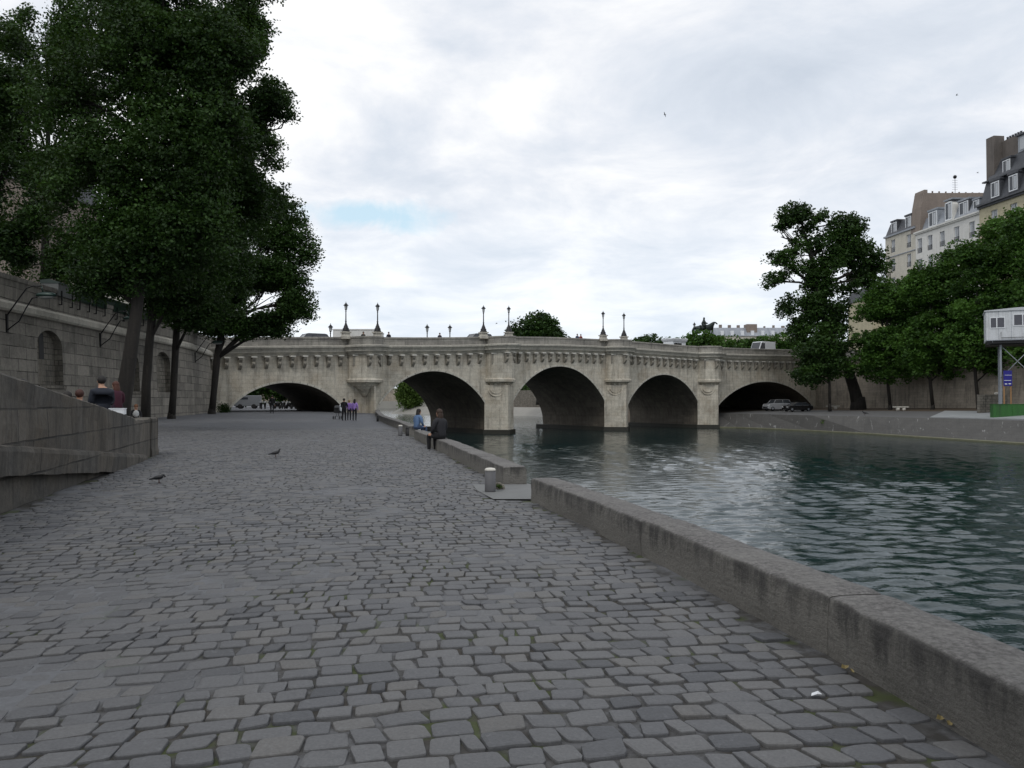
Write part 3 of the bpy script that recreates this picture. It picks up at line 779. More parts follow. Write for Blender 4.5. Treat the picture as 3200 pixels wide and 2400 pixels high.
panel(mb, wfn, frange(0, SE, 2.0), lambda s: 6.0, lambda s: -1.0, nops, .42, 0, 1)
for a, b_, zl, zh, mid in NW:
    mb.face([WL(a - .05, -.42, zl - .05), WL(b_ + .05, -.42, zl - .05), WL(b_ + .05, -.42, zh + .05), WL(a - .05, -.42, zh + .05)], [(a, zl), (b_, zl), (b_, zh), (a, zh)], 1)
mb.build('masonry', [M['leftwall'], M['niche']], lw)
for a, b_, zl, zh, mid in NW[:1]:
    mb = MB(); w_ = .28
    mb.face([WL(mid - w_ - .1, -.40, zl + 1.4), WL(mid + w_ - .1, -.40, zl + 1.4), WL(mid + w_ - .1, -.40, zh - .15), WL(mid - w_ - .1, -.40, zh - .15)]); mb.build('window_slit', M['iron'], lw)
def wsweep(prof, name, mat, s0=0.0, s1=None, par=None):
    s1 = SE if s1 is None else s1; mb = MB(); ss = frange(s0, s1, 2.0); m = len(prof)
    for a, c in zip(ss, ss[1:]):
        pl = 0
        for k in range(m):
            p, q_ = prof[k], prof[(k + 1) % m]; e = math.hypot(q_[0] - p[0], q_[1] - p[1])
            mb.face([WL(a, p[0], p[1]), WL(c, p[0], p[1]), WL(c, q_[0], q_[1]), WL(a, q_[0], q_[1])], [(a, pl), (c, pl), (c, pl + e), (a, pl + e)]); pl += e
    for s in (s0, s1): mb.face([WL(s, t, z) for t, z in prof])
    return mb.build(name, mat, par or lw)
wsweep([(-.3, 5.99), (.18, 5.995), (.26, 6.1), (.26, 6.36), (.08, 6.52), (-.3, 6.52)], 'string_course', M['cornice'])
wsweep([(-.45, 6.5), (.04, 6.515), (.04, 7.55), (.1, 7.58), (.1, 7.8), (-.5, 7.8)], 'parapet', M['leftwall'])
for s_a, s_b, zz0, zz1 in ((wls(118) - .1, wls(197) + .1, NW[0][2] - .18, NW[0][2]), (wls(393) - .1, wls(436) + .1, NW[1][2] - .18, NW[1][2])):
    wsweep([(-.3, zz0), (.12, zz0), (.12, zz1), (-.3, zz1)], 'niche_sill', M['niche'], s_a, s_b)
# upper street on the left bank
mb = MB(); pts = [WL(s, -.4, 6.9) for s in frange(0, SE, 4)]
mb.face([*pts, Vector((-31, 84, 6.9)), Vector((-48, 128, 6.9)), Vector((-300, 330, 6.9)), Vector((-300, -60, 6.9))]); tag(mb.build('upper_street', M['asphalt']), 'street level above the left river wall', None, kind='structure')
# left bank beyond the bridge: wall seen through the first two arches
mb = MB(); far = [(-42.5, 90), (-55, 125), (-72, 170), (-100, 240), (-150, 370)]
for (a, b_), (c, d) in zip(far, far[1:]):
    mb.face([(a, b_, -3), (c, d, -3), (c, d, 7.2), (a, b_, 7.2)]); mb.face([(a, b_, 7.2), (c, d, 7.2), (c - 1, d, 7.2), (a - 1, b_, 7.2)]); mb.face([(a - 1, b_, -3), (c - 1, d, -3), (c - 1, d, 7.2), (a - 1, b_, 7.2)][::-1])
o = mb.build('river_wall', M['islandwall'], None, (-60, 140, 0)); tag(o, 'dark masonry river wall seen through the leftmost arch', 'wall')

# ================================================================ ramp wall (left foreground)
RD = Vector((-.264, .9645, 0)).normalized(); RO = Vector((RD.y, -RD.x, 0))
def RW(k, t, z): return Vector((RW0[0], RW0[1], 0)) + RD * k + RO * t + Vector((0, 0, z))
rw_ = thing('ramp_wall', 'dark stained stepped stone ramp wall in the left foreground', 'wall', RW(0, 0, 0))
def rtop(k): return 1.1 if k > 10.1 else 2.0 - .0845 * (k - .0) if k > -12 else 3.0
def rled(k): return .985 - .077 * k
def rwseg(mb, k0, k1, prof, step=1.0, mi=0):
    ks = frange(k0, k1, step); m = len(prof(k0)); pr = 0
    def rag(k): return [(t + (vnoise(k * 1.3, t * 3, z * 2.2) * .035 + vnoise(k * 5, t, z * 6) * .018 if t > -.3 else 0), z + (vnoise(k * 1.1, 5 + j, 3) * .018 + vnoise(k * 6, 9 + j, 3) * .012 if z > 0 else 0)) for j, (t, z) in enumerate(prof(k))]
    for a, c in zip(ks, ks[1:]):
        A, C = rag(a), rag(c); pl = 0
        for j in range(m):
            j2 = (j + 1) % m; e = math.hypot(A[j2][0] - A[j][0], A[j2][1] - A[j][1])
            mb.face([RW(a, *A[j]), RW(c, *C[j]), RW(c, *C[j2]), RW(a, *A[j2])], [(a, A[j][1]), (c, C[j][1]), (c, C[j2][1]), (a, A[j2][1])] if abs(A[j2][1] - A[j][1]) > .05 else [(a, pl), (c, pl), (c, pl + e), (a, pl + e)], mi); pl += e
    mb.face([RW(k0, *q_) for q_ in prof(k0)][::-1], None, mi); mb.face([RW(k1, *q_) for q_ in prof(k1)], None, mi)
mb = MB(); rwseg(mb, -16, 12.2, lambda k: [(-.5, rled(k) - .1), (0, rled(k) - .1), (0, rled(k) * .7 + rtop(k) * .3), (0, rled(k) * .35 + rtop(k) * .65), (0, rtop(k) - .03), (-.04, rtop(k)), (-.47, rtop(k)), (-.5, rtop(k) - .03)], .15); mb.build('parapet', M['ramp'], rw_)
mb = MB(); rwseg(mb, 12.23, 13.4, lambda k: [(-.52, -.2), (.02, -.2), (.05, .1), (.02, .25), (.02, 1.07), (-.02, 1.1), (-.48, 1.1), (-.52, 1.07)], .12); mb.build('end_post', M['ramp'], rw_)
mb = MB(); rwseg(mb, -16, 11.0, lambda k: [(-.5, rled(k) - .44), (.10, rled(k) - .44), (.12, rled(k) - .1), (.10, rled(k) - .03), (.02, rled(k) + .0), (-.5, rled(k))], .15); mb.build('plinth_band', M['ramp'], rw_)
mb = MB(); rwseg(mb, -16, 11.6, lambda k: [(-.5, -.4), (-.06, -.4), (-.06, rled(k) - .43 if rled(k) - .43 > -.3 else -.3), (-.5, rled(k) - .43 if rled(k) - .43 > -.3 else -.3)], .5); mb.build('base', M['ramp'], rw_)
mb = MB(); rwseg(mb, 10.8, 12.3, lambda k: [(-.5, -.4), (-.02, -.4), (-.02, .14), (-.5, .14)], .5); mb.build('foot_block', M['ramp'], rw_)
mb = MB()
def rz(k): return max(.0, .9 - .072 * k) + .04
ks = frange(-16, 12.5, 1.0)
for a, c in zip(ks, ks[1:]):
    mb.face([RW(a, -.45, rz(a)), RW(c, -.45, rz(c)), RW(c, -4.2, rz(c)), RW(a, -4.2, rz(a))]); mb.face([RW(a, -4.2, rz(a)), RW(c, -4.2, rz(c)), RW(c, -4.2, -.2), RW(a, -4.2, -.2)])
tag(mb.build('ramp', M['asphalt']), 'paved ramp behind the dark ramp wall', None, kind='structure')

# ================================================================ low parapets along the water
def kerb_sec(y0, y1, hgt, wid, label, step=.1, blk=1.9, seedk=0):
    o = thing('low_parapet', label, 'parapet', (edgeX(y0), y0, 0), group='low stone parapets along the quay edge')
    prof = [(0, -.15), (0, .02), (.0, hgt * .22), (.0, hgt * .45), (.0, hgt * .7), (.002, hgt * .9), (.012, hgt * .975), (.035, hgt), (wid * .35, hgt + .005), (wid * .65, hgt + .004), (wid - .03, hgt), (wid, hgt - .05), (wid, -.15)]
    mb = MB(); m = len(prof); rk = random.Random(seedk + 50); ya = y0
    while ya < y1 - .05:
        yb = min(y1, ya + blk * rk.uniform(.75, 1.25))
        if y1 - yb < blk * .35: yb = y1
        n = max(3, int((yb - ya) / step)); V = []; dz, dx_, tl = rk.uniform(-.006, .006), rk.uniform(-.006, .006), rk.uniform(-.006, .006)
        for i in range(n + 1):
            y = ya + .004 + (yb - ya - .008) * i / n
            x = edgeX(y); dx = (edgeX(y + .2) - edgeX(y - .2)) / .4; nn = Vector((1, -dx, 0)).normalized(); zg = float(gz(x, y))
            ed = .009 * (max(0, 1 - i * (yb - ya) / n / .05) + max(0, 1 - (n - i) * (yb - ya) / n / .05))
            for j, (t, z) in enumerate(prof):
                r1 = vnoise(x * 1.1, y * 1.1, z * 3 + seedk) * .018 + vnoise(x * 6, y * 6, z * 8 + seedk) * .012
                r2 = r1 if 1 < j < 12 else 0
                chip = max(0, vnoise(y * 3.1, seedk + ya, 5) - .22) * .07 if j in (5, 6, 7) else 0
                tt_ = t + dx_ + (r2 + ed if j < 8 else 0) + (chip if j < 8 else 0); z2 = z + (r2 * .7 + dz + tl * i / n if 6 <= j <= 11 else 0) - (ed if 6 <= j <= 11 else 0) - chip * .6
                V.append((x + nn.x * tt_, y + nn.y * tt_, zg + z2))
        mb.mesh(V, [(i * m + j, i * m + j + 1, (i + 1) * m + j + 1, (i + 1) * m + j) for i in range(n) for j in range(m - 1)], 0, True); mb.face(V[:m]); mb.face(V[-m:][::-1]); ya = yb
    mb.build('coping', M['kerbside'], o); return o
def kerb_mat():
    m, nt, b = newmat('kerb_side'); N = NT(nt); ob = N.coord('Object')
    sp = N.n('ShaderNodeSeparateXYZ'); nt.links.new(ob, sp.inputs[0])
    ge = N.n('ShaderNodeNewGeometry'); sn = N.n('ShaderNodeSeparateXYZ'); nt.links.new(ge.outputs['Normal'], sn.inputs[0])
    base = N.mix(N.noise(ob, 1.4, 5, .6), (.125, .12, .108), (.205, .195, .175))
    # grime running down from the top edge, ragged
    st = N.noise(N.coord('Object', (2.2, 2.2, .45)), 2.6, 6, .7)
    hgt = N.n('ShaderNodeMapRange', ins={0: sp.outputs[2], 1: .02, 2: .36, 3: -.16, 4: .22}).outputs[0]
    gr = N.ramp(N.math('ADD', st, hgt), [(.50, g1(0)), (.72, g1(.75))])
    base = N.mix(gr, base, (.026, .025, .026))
    base = N.mix(N.ramp(N.noise(ob, .7, 4, .6), [(.5, g1(0)), (.72, g1(.5))]), base, (.06, .058, .056))
    top = N.mix(N.ramp(N.noise(ob, 26, 6, .75), [(.38, g1(0)), (.66, g1(1))]), (.06, .056, .054), (.215, .205, .195))
    top = N.mix(N.ramp(N.noise(ob, 1.6, 5, .6), [(.4, g1(0)), (.7, g1(.6))]), top, (.20, .195, .18))
    far = N.n('ShaderNodeMapRange', ins={0: sp.outputs[1], 1: 10.5, 2: 14.0}).outputs[0]
    isT = N.n('ShaderNodeMapRange', ins={0: sn.outputs[2], 1: .45, 2: .8}).outputs[0]
    c = N.mix(isT, base, top)
    c = N.mix(.35, c, N.ramp(N.noise(ob, 40, 5, .7), [(.3, g1(.2)), (.7, g1(.8))]), 'OVERLAY')
    N.put(b, 'Base Color', c); b.inputs['Roughness'].default_value = .9
    hh = N.math('ADD', N.noise(ob, 28, 6, .7), N.math('MULTIPLY', N.noise(N.coord('Object', (1, 1, 4)), 4, 5, .7), 1.1))
    nt.links.new(N.bump(hh, .8, .02), b.inputs['Normal']); return m
M['kerbside'] = kerb_mat()
kerb_sec(-9, 12.9, .355, .42, 'long grimy low parapet filling the right foreground', .07, 2.7)
kerb_sec(15.3, 26.3, .34, .46, 'pale low parapet behind the near bollard', .1, 2.4, 4)
kerb_sec(26.5, 34.2, .34, .44, 'short low parapet between the two seated women', .15, 2.4, 9)
kerb_sec(37.2, 88, .42, .44, 'far low parapet running on to the bridge', .5, 3.0, 12)
# end face block and landing
mb = MB()
mb.face([(-.30, 12.95, .012), (edgeX(13) + .6, 12.95, .012), (edgeX(15.25) + .6, 15.25, .012), (-.75, 15.25, .012), (-.62, 14.2, .012)])
o = mb.build('landing', plain('smooth_cement', (.155, .158, .155), .8, sc=3)); tag(o, 'smooth pale cement landing at the gap in the parapet', None, kind='structure')
# quay front down to the river
mb = MB(); yy = frange(-12, 330, 3)
for a, c in zip(yy, yy[1:]):
    mb.face([(edgeX(a) + .44, a, -3.4), (edgeX(c) + .44, c, -3.4), (edgeX(c) + .44, c, .01 + float(gz(edgeX(c), c))), (edgeX(a) + .44, a, .01 + float(gz(edgeX(a), a)))][::-1], [(a, -3), (c, -3), (c, 0), (a, 0)][::-1])
o = mb.build('quay_front', M['islandwall']); tag(o, 'vertical quay face dropping from the cobbles into the water', None, kind='structure')

# bollards -------------------------------------------------------------------
def bollard(px, py, hpx, label, dark=False):
    g = G(px, py, 0); Y = g.y; g.z = float(gz(g.x, g.y)); hh = hpx * Y / F; r = .095 if not dark else .08
    t = thing('bollard', label, 'bollard', g, group='short bollards beside the parapet')
    mb = MB(); mb.lathe([(r * 1.02, 0), (r, .04), (r, hh * .88)], g, 16)
    mb.build('post', M['bollard'] if not dark else M['iron'], t)
    mb = MB(); mb.lathe([(r * 1.03, hh * .88), (r * 1.03, hh * .93), (r * .8, hh * .985), (r * .3, hh)], g, 16); mb.build('cap', M['pale'] if not dark else M['iron'], t)
M['bollard'] = plain('bollard_grey', (.10, .10, .105), .6)
bollard(1532, 1538, 76, 'short grey bollard with a pale cap at the parapet gap')
bollard(1251, 1362, 34, 'farther pale capped bollard next to the seated woman in blue')
bollard(1273, 1362, 27, 'squat black bollard between a pale bollard and the woman in blue', True)
bollard(1180, 1319, 18, 'tiny dark bollard by the parapet where it meets the bridge', True)
b = MB()
g = G(1563, 1530, 0)
for k in range(14):
    a = rnd.uniform(0, 6.3); b.ball((g.x + rnd.uniform(-.05, .05), g.y + rnd.uniform(-.08, .08), rnd.uniform(.01, .11)), (rnd.uniform(.02, .045), rnd.uniform(.02, .045), rnd.uniform(.015, .03)), 6, 4)
b.lathe([(.09, 0), (.085, .05), (.06, .1)], (g.x, g.y, 0), 7)
o = b.build('rubble_stone', M['niche'], None, tuple(g)); tag(o, 'broken mossy stub of stone beside the near bollard', 'stone')
# ================================================================ trees
def leaves(cents, sig, per, size, seed, name, mat, parent, droop=0.0, flat=.7):
    r = np.random.RandomState(seed); n = len(cents) * per
    c = np.repeat(np.asarray(cents), per, 0); s = np.repeat(np.asarray(sig), per)[:, None]
    d = r.normal(0, 1, (n, 3)); d /= np.linalg.norm(d, axis=1, keepdims=True)
    rad = r.rand(n, 1) ** .55
    c = c + d * rad * s * np.array([1.25, 1.25, flat]) - np.array([0, 0, 1]) * droop * r.rand(n, 1)
    a = r.normal(0, 1, (n, 3)); a[:, 2] *= .6; a /= np.linalg.norm(a, axis=1, keepdims=True)
    b_ = np.cross(a, r.normal(0, 1, (n, 3))); b_ /= np.linalg.norm(b_, axis=1, keepdims=True) + 1e-9
    sz = size * r.uniform(.6, 1.35, (n, 1)); a = a * sz * .62; b_ = b_ * sz * .42
    V = np.stack([c - a, c - b_ * .9 + a * .05, c + a, c + b_ * .9 - a * .05], 1).reshape(-1, 3)
    cl = np.repeat(r.rand(len(cents)), per); lo_ = np.clip((nnoise(c[:, 0] * .45 + 80, c[:, 2] * .5 + c[:, 1] * .3 + 90) - .25) * 1.9, 0, 1); tone = np.clip(.38 * lo_ + .27 * cl + .42 * r.rand(n) ** 1.6, 0, 1)
    return npmesh(name, V, np.arange(n * 4), np.full(n, 4), mat, False, {'tone': np.repeat(tone, 4)}, parent=parent)
def tree(name, label, cat, trunk, blobs, nclu, per=26, lsize=.2, sig=.55, seed=0, mat='leafdark', group=None, thr=.36, limbs=True, droop=0.0, twigs=2, kpow=.42):
    """trunk: list of (Vector, radius). blobs: (centre Vector, (rx,ry,rz), weight)"""
    t = thing(name, label, cat, trunk[0][0], group=group)
    r = np.random.RandomState(seed + 100); cents = []; own = []
    tw = sum(b_[2] * (b_[1][0] * b_[1][1] * b_[1][2]) ** (2 / 3) for b_ in blobs)
    for bi, (c, R_, wt) in enumerate(blobs):
        k = int(nclu * wt * (R_[0] * R_[1] * R_[2]) ** (2 / 3) / tw) + 1; m = 0; tries = 0
        while m < k and tries < k * 8:
            tries += 1
            d = r.normal(0, 1, 3); d /= np.linalg.norm(d); q_ = r.rand() ** kpow
            # ragged radius by direction
            rag = .72 + .55 * float(nnoise(np.array([d[0] * 2.3 + bi * 7.1 + 50]), np.array([d[2] * 2.3 + d[1] * 1.7 + 50]))[0])
            p = np.array(c) + d * q_ * rag * np.array(R_)
            f = float(nnoise(np.array([p[0] * .55 + p[1] * .21 + 60]), np.array([p[2] * .6 + 70 + p[1] * .13]))[0])
            if f < thr: continue
            cents.append(p); own.append(bi); m += 1
    sg = r.uniform(.6, 1.4, len(cents)) * sig
    cr = leaves(cents, sg, per, lsize, seed, 'crown', M[mat], t, droop)
    mb = MB(); mb.tube([p for p, _ in trunk], [q_ for _, q_ in trunk], 10)
    b0, br0 = trunk[0]
    mb.tube([b0 + Vector((0, 0, -.8)), b0 + Vector((0, 0, br0 * .3)), b0 + Vector((0, 0, br0 * 1.6))], [br0 * 1.3, br0 * 1.16, br0 * .97], 10)
    if limbs:
        tops = [(p, q_) for p, q_ in trunk[max(1, len(trunk) // 3):]]
        for bi, (c, R_, wt) in enumerate(blobs):
            c = Vector(c); best = min(tops, key=lambda a: (a[0] - c).length + max(0, a[0].z - c.z + 1) * 3)
            p0 = best[0]; L_ = (c - p0).length; mid = p0.lerp(c, .5) + Vector((r.uniform(-.1, .1) * L_, r.uniform(-.1, .1) * L_, .06 * L_))
            rr = max(.04, min(best[1] * .55, L_ * .03 + .04))
            mb.tube([p0, p0.lerp(mid, .5), mid, mid.lerp(c, .6), c], [rr, rr * .85, rr * .7, rr * .5, rr * .35], 6)
            idx = [i for i, o_ in enumerate(own) if o_ == bi]; r.shuffle(idx)
            for i in idx[:int(5 * twigs)]:
                e = Vector(cents[i]); a = mid.lerp(c, r.rand() ** .7); m2 = a.lerp(e, .5) + Vector((0, 0, .08 * (e - a).length))
                mb.tube([a, m2, e], [rr * .38, rr * .25, .012], 4, cap=False)
    mb.build('trunk', M['bark'], t)
    return t
def B(px, py, Y, rx, ry, wt=1.0, dep=.8):
    c = P(px, py, Y); k = Y / F; return (c, (rx * k, (rx + ry) * .5 * k * dep, ry * k), wt)
def TR(lst):     # trunk points from pixels: (px,py,Y,width_px)
    return [(P(px, py, Y), wpx * Y / F / 2) for px, py, Y, wpx in lst]
def onground(tr, z=None):
    p, r_ = tr[0]; g = float(gz(p.x, p.y)) if z is None else z; tr[0] = (Vector((p.x, p.y, g)), r_); return tr
GL = 'big trees along the left quay'
tree('plane_tree', 'nearest big dark leafy tree with a thick leaning trunk by the left wall', 'tree',
     onground(TR([(374, 1330, 38, 54), (385, 1250, 38, 49), (405, 1120, 38, 42), (428, 960, 38.2, 35), (450, 760, 38.6, 30), (480, 500, 39, 27), (500, 200, 39, 18), (510, -60, 39, 9)])),
     [B(330, 560, 38, 190, 190), B(500, 160, 38, 230, 200), B(600, 420, 38, 210, 200), B(420, 800, 38.5, 210, 130), B(560, 700, 38, 210, 150), B(250, 300, 39, 170, 170, .6), B(450, -130, 39, 300, 190), B(690, 180, 38, 130, 140), B(330, 880, 39, 120, 60, .8)],
     6400, 34, .135, .48, 1, group=GL, thr=.31)
tree('plane_tree', 'tall dark leafy tree with a slim upright trunk just right of the thickest leaning one', 'tree',
     onground(TR([(455, 1325, 45, 30), (457, 1200, 45, 27), (468, 1060, 45, 25), (490, 850, 45, 24), (560, 520, 45, 20), (620, 200, 45, 14), (650, 20, 45, 7)])),
     [B(690, 110, 45, 150, 170), B(760, 300, 45, 140, 150), B(740, 520, 45, 160, 170), B(640, 640, 45, 180, 180), B(560, 840, 45, 190, 130), B(530, 930, 45, 110, 60), B(800, 150, 45, 80, 110, .7), B(860, 290, 45, 55, 60, .5), B(880, 400, 45, 45, 45, .45), B(850, 500, 45, 60, 60, .6), B(640, -80, 45, 200, 130)],
     4900, 32, .145, .48, 2, group=GL, thr=.31)
tree('plane_tree', 'leafy tree with a thin slightly curved trunk, third along the left wall', 'tree',
     onground(TR([(536, 1307, 57, 23), (542, 1230, 57, 20), (548, 1100, 57, 21), (556, 960, 57, 19), (600, 760, 57, 15), (660, 500, 57, 9)])),
     [B(700, 720, 57, 170, 150), B(620, 900, 57, 160, 100), B(560, 930, 56, 110, 80), B(600, 985, 56, 90, 50), B(760, 600, 57, 110, 130), B(700, 500, 57, 120, 120), B(840, 620, 57, 60, 70, .7), B(800, 480, 57, 80, 90, .8)],
     3700, 30, .165, .54, 3, group=GL, thr=.25)
tree('plane_tree', 'farthest tree of the left quay, its branches reaching right over the bridge', 'tree',
     onground(TR([(662, 1296, 71, 22), (668, 1230, 71, 19), (678, 1120, 71, 22), (695, 1020, 71, 18), (760, 900, 71, 14), (820, 760, 71, 8)])),
     [B(790, 800, 71, 130, 110), B(900, 720, 71, 70, 60, .8), B(945, 780, 71, 55, 60, .6), B(965, 810, 71, 40, 22, .45), B(860, 880, 71, 110, 80), B(720, 960, 71, 140, 80), B(640, 985, 71, 110, 60), B(800, 990, 71, 90, 55), B(930, 945, 71, 60, 45, .8), B(955, 985, 71, 35, 22, .6), B(880, 660, 71, 70, 50, .6), B(860, 1010, 71, 60, 40, .7), B(860, 950, 71, 90, 70), B(760, 880, 71, 100, 90), B(820, 925, 71, 70, 55), B(780, 960, 71, 60, 40), B(790, 1020, 71, 80, 40), B(700, 1030, 71, 80, 28, .8), B(850, 1035, 71, 45, 22, .7)],
     4200, 28, .18, .54, 4, group=GL, thr=.24)
# upper-quay trees behind the wall
tree('plane_tree', 'open sparse tree on the street above the left wall, sky showing through', 'tree',
     [(P(140, 905, 52), .28), (P(142, 700, 52), .22), (P(150, 500, 52), .16), (P(150, 260, 52), .1), (P(160, 60, 52), .05)],
     [B(130, 130, 52, 130, 110, .9), B(60, 300, 52, 110, 110, .8), B(220, 330, 52, 120, 110, .8), B(80, 480, 52, 110, 100, .7), B(230, 560, 52, 120, 120, .9), B(90, 680, 52, 100, 80, .5), B(150, 830, 52, 130, 60, .9), B(260, 780, 52, 120, 90, 1), B(10, 420, 52, 70, 80, .7), B(300, 100, 52, 130, 130, .9)],
     3000, 24, .16, .5, 5, group='trees on the street above the left wall', thr=.42, twigs=4)
tree('plane_tree', 'tree at the far left edge standing on the street above the wall', 'tree',
     [(P(-60, 930, 44), .25), (P(-50, 700, 44), .2), (P(-40, 400, 44), .12), (P(-40, 150, 44), .06)],
     [B(-60, 350, 44, 130, 130, .8), B(20, 260, 44, 80, 90, .8), B(30, 130, 44, 60, 60, .5), B(0, 560, 44, 100, 90, .9), B(-90, 700, 44, 130, 120), B(30, 700, 44, 90, 80, 1.1), B(20, 800, 44, 100, 60, .9)],
     1500, 24, .16, .5, 6, group='trees on the street above the left wall', thr=.42, twigs=3)
# right bank trees
IZ = .55
tree('poplar_tree', 'tall dark leaning tree towering over the right end of the bridge', 'tree',
     [(P(2682, 1272, 118), .95), (P(2672, 1225, 118), .82), (P(2648, 1150, 118), .72), (P(2612, 1080, 118), .64), (P(2580, 1000, 118), .56), (P(2555, 900, 118), .46), (P(2535, 800, 118), .34), (P(2510, 720, 118), .22), (P(2500, 660, 118), .1)],
     [B(2495, 690, 118, 62, 62, .9), B(2540, 660, 118, 42, 36, .7), B(2440, 740, 118, 45, 34, .6), B(2430, 800, 118, 40, 30, .5), B(2430, 880, 118, 45, 34, .6), B(2500, 800, 118, 60, 60, .7), B(2640, 730, 118, 62, 66, 1), B(2670, 700, 118, 35, 40, .6), B(2600, 780, 118, 70, 60, 1), B(2680, 800, 118, 75, 60, 1), B(2740, 830, 118, 45, 40, .7), B(2600, 870, 118, 90, 60, 1), B(2700, 880, 118, 60, 40, .8), B(2530, 930, 118, 80, 55, .9), B(2470, 965, 118, 45, 30, .6), B(2580, 970, 118, 80, 60, 1.1), B(2520, 1030, 118, 62, 50, 1), B(2610, 1050, 118, 55, 55, 1), B(2560, 1100, 118, 75, 60, 1.1), B(2520, 1150, 118, 60, 45, .8)],
     4600, 14, .32, .62, 7, thr=.36, twigs=3)
tree('linden_tree', 'short slim-trunked tree beneath the big leaning one on the right quay', 'tree',
     [(P(2593, 1268, 114), .2), (P(2592, 1200, 114), .17), (P(2590, 1120, 114), .14), (P(2588, 1080, 114), .08)],
     [B(2560, 1120, 114, 80, 60), B(2610, 1130, 114, 60, 50), B(2530, 1165, 114, 55, 45), B(2590, 1070, 114, 70, 50)],
     420, 20, .34, .8, 8, group='young trees along the right quay wall')
for px, Yd, by, blobs, lab, sd, nc in (
    (2782, 112, 1272, [(2790, 930, 70, 60), (2750, 980, 70, 70), (2840, 980, 70, 70), (2790, 1050, 100, 80), (2720, 1060, 55, 60), (2790, 1140, 90, 55), (2700, 1130, 45, 40), (2860, 1100, 70, 70), (2740, 930, 35, 45)], 'green tree nearest the big leaning tree on the right quay', 9, 1500),
    (2915, 106, 1273, [(2930, 860, 70, 65), (2880, 910, 70, 65), (2990, 830, 60, 65), (2930, 950, 110, 90), (2920, 1060, 110, 80), (2980, 1120, 90, 60), (2870, 1130, 60, 50), (3000, 1000, 90, 90), (2860, 880, 40, 40)], 'middle green tree of the right quay with a thin dark trunk', 10, 1600),
    (3058, 100, 1275, [(3120, 740, 60, 60), (3065, 820, 75, 75), (3140, 850, 90, 80), (3070, 940, 110, 90), (3160, 1000, 90, 90), (3070, 1060, 110, 90), (3130, 1130, 90, 50), (3030, 790, 45, 45), (3190, 720, 60, 60)], 'tallest green tree of the right quay, close to the white cabin', 11, 1700),
    (3270, 94, 1279, [(3230, 740, 90, 90), (3300, 800, 110, 110), (3240, 900, 100, 90), (3300, 1000, 110, 110), (3220, 1080, 80, 80), (3190, 690, 50, 40)], 'tree at the right edge rising behind the white cabin', 12, 1100)):
    tree('linden_tree', lab, 'tree', [(P(px - 12 + 12, by, Yd), .24), (P(px - 8, by - 80, Yd), .2), (P(px - 14, by - 160, Yd), .17), (P(px - 8, by - 320, Yd), .12), (P(px, by - 420, Yd), .07)],
         [B(a, c, Yd, d, e) for a, c, d, e in blobs], int(nc * 1.5), 20, .29, .68, sd, 'leafmid', 'young trees along the right quay wall', thr=.36)
# trees beyond the bridge on the island
tree('chestnut_tree', 'large round-topped tree rising behind the middle of the bridge', 'tree', [(P(1682, 1255, 195), .5), (P(1682, 1150, 195), .4), (P(1682, 1060, 195), .25)],
     [B(1682, 1040, 195, 80, 62, 1.3), B(1640, 1065, 195, 55, 45), B(1725, 1070, 195, 60, 42), B(1680, 1110, 195, 95, 60), B(1765, 1080, 195, 25, 22, .7)], 1300, 22, .5, 1.1, 20, 'leafdark', thr=.15)
hz = [(2045, 1083, 60, 42, 190), (2015, 1075, 30, 24, 192), (2085, 1090, 40, 30, 188), (2150, 1085, 40, 36, 178), (2200, 1068, 52, 36, 148), (2265, 1085, 45, 30, 182), (2320, 1088, 45, 36, 184), (2385, 1085, 48, 36, 183), (2450, 1078, 45, 38, 182), (2500, 1090, 50, 36, 186)]
kinds = ['low dark bushy tree just left of the rider statue gap', 'small round bush top left of the statue', 'small bush top showing right of the low dark tree', 'pale feathery bush at the foot of the statue', 'dark bush directly below the bronze rider',
         'bush right of the statue, below the pale roofs', 'bush below the left end of the pale roof line', 'bright bush below the brown chimney block', 'bush behind the white van on the bridge', 'bush half hidden by the big leaning tree']
for i, (px, py, rx, ry, Yd) in enumerate(hz):
    tree('garden_tree', kinds[i], 'tree', [(P(px, 1250, Yd), .25), (P(px, 1180, Yd), .2), (P(px, py + 15, Yd), .12)], [B(px, py, Yd, rx, ry, 1), B(px + 8, py + ry * .6, Yd, rx, ry * .9, 1)], 170, 22, .48, 1.0, 30 + i, 'leafmid' if i > 2 else 'leafdark', 'garden trees beyond the bridge', thr=.12, twigs=0)
tree('willow_tree', 'bright green drooping willow at the island tip seen through the second arch', 'tree', [(P(1285, 1268, 250), .45), (P(1285, 1220, 250), .35), (P(1285, 1190, 250), .2)],
     [B(1275, 1195, 250, 36, 30), B(1262, 1225, 250, 24, 34), B(1300, 1225, 250, 26, 34), B(1282, 1240, 250, 34, 26)], 420, 26, .5, 1.0, 50, 'leafwillow', thr=.1, droop=2.0)
for i, (px, py, rx, ry, Yd) in enumerate(((1600, 1215, 60, 50, 255), (1690, 1225, 60, 45, 250), (1640, 1200, 60, 50, 262))):
    tree('garden_tree', ['dark trees framed low in the third arch, left one', 'dark tree framed in the third arch, right one', 'taller dark tree between two in the third arch'][i], 'tree', [(P(px, 1262, Yd), .3), (P(px, 1230, Yd), .25), (P(px, py, Yd), .15)], [B(px, py, Yd, rx, ry, 1)], 200, 22, .5, 1.1, 60 + i, 'leafdark', 'garden trees beyond the bridge', thr=.1, twigs=0)

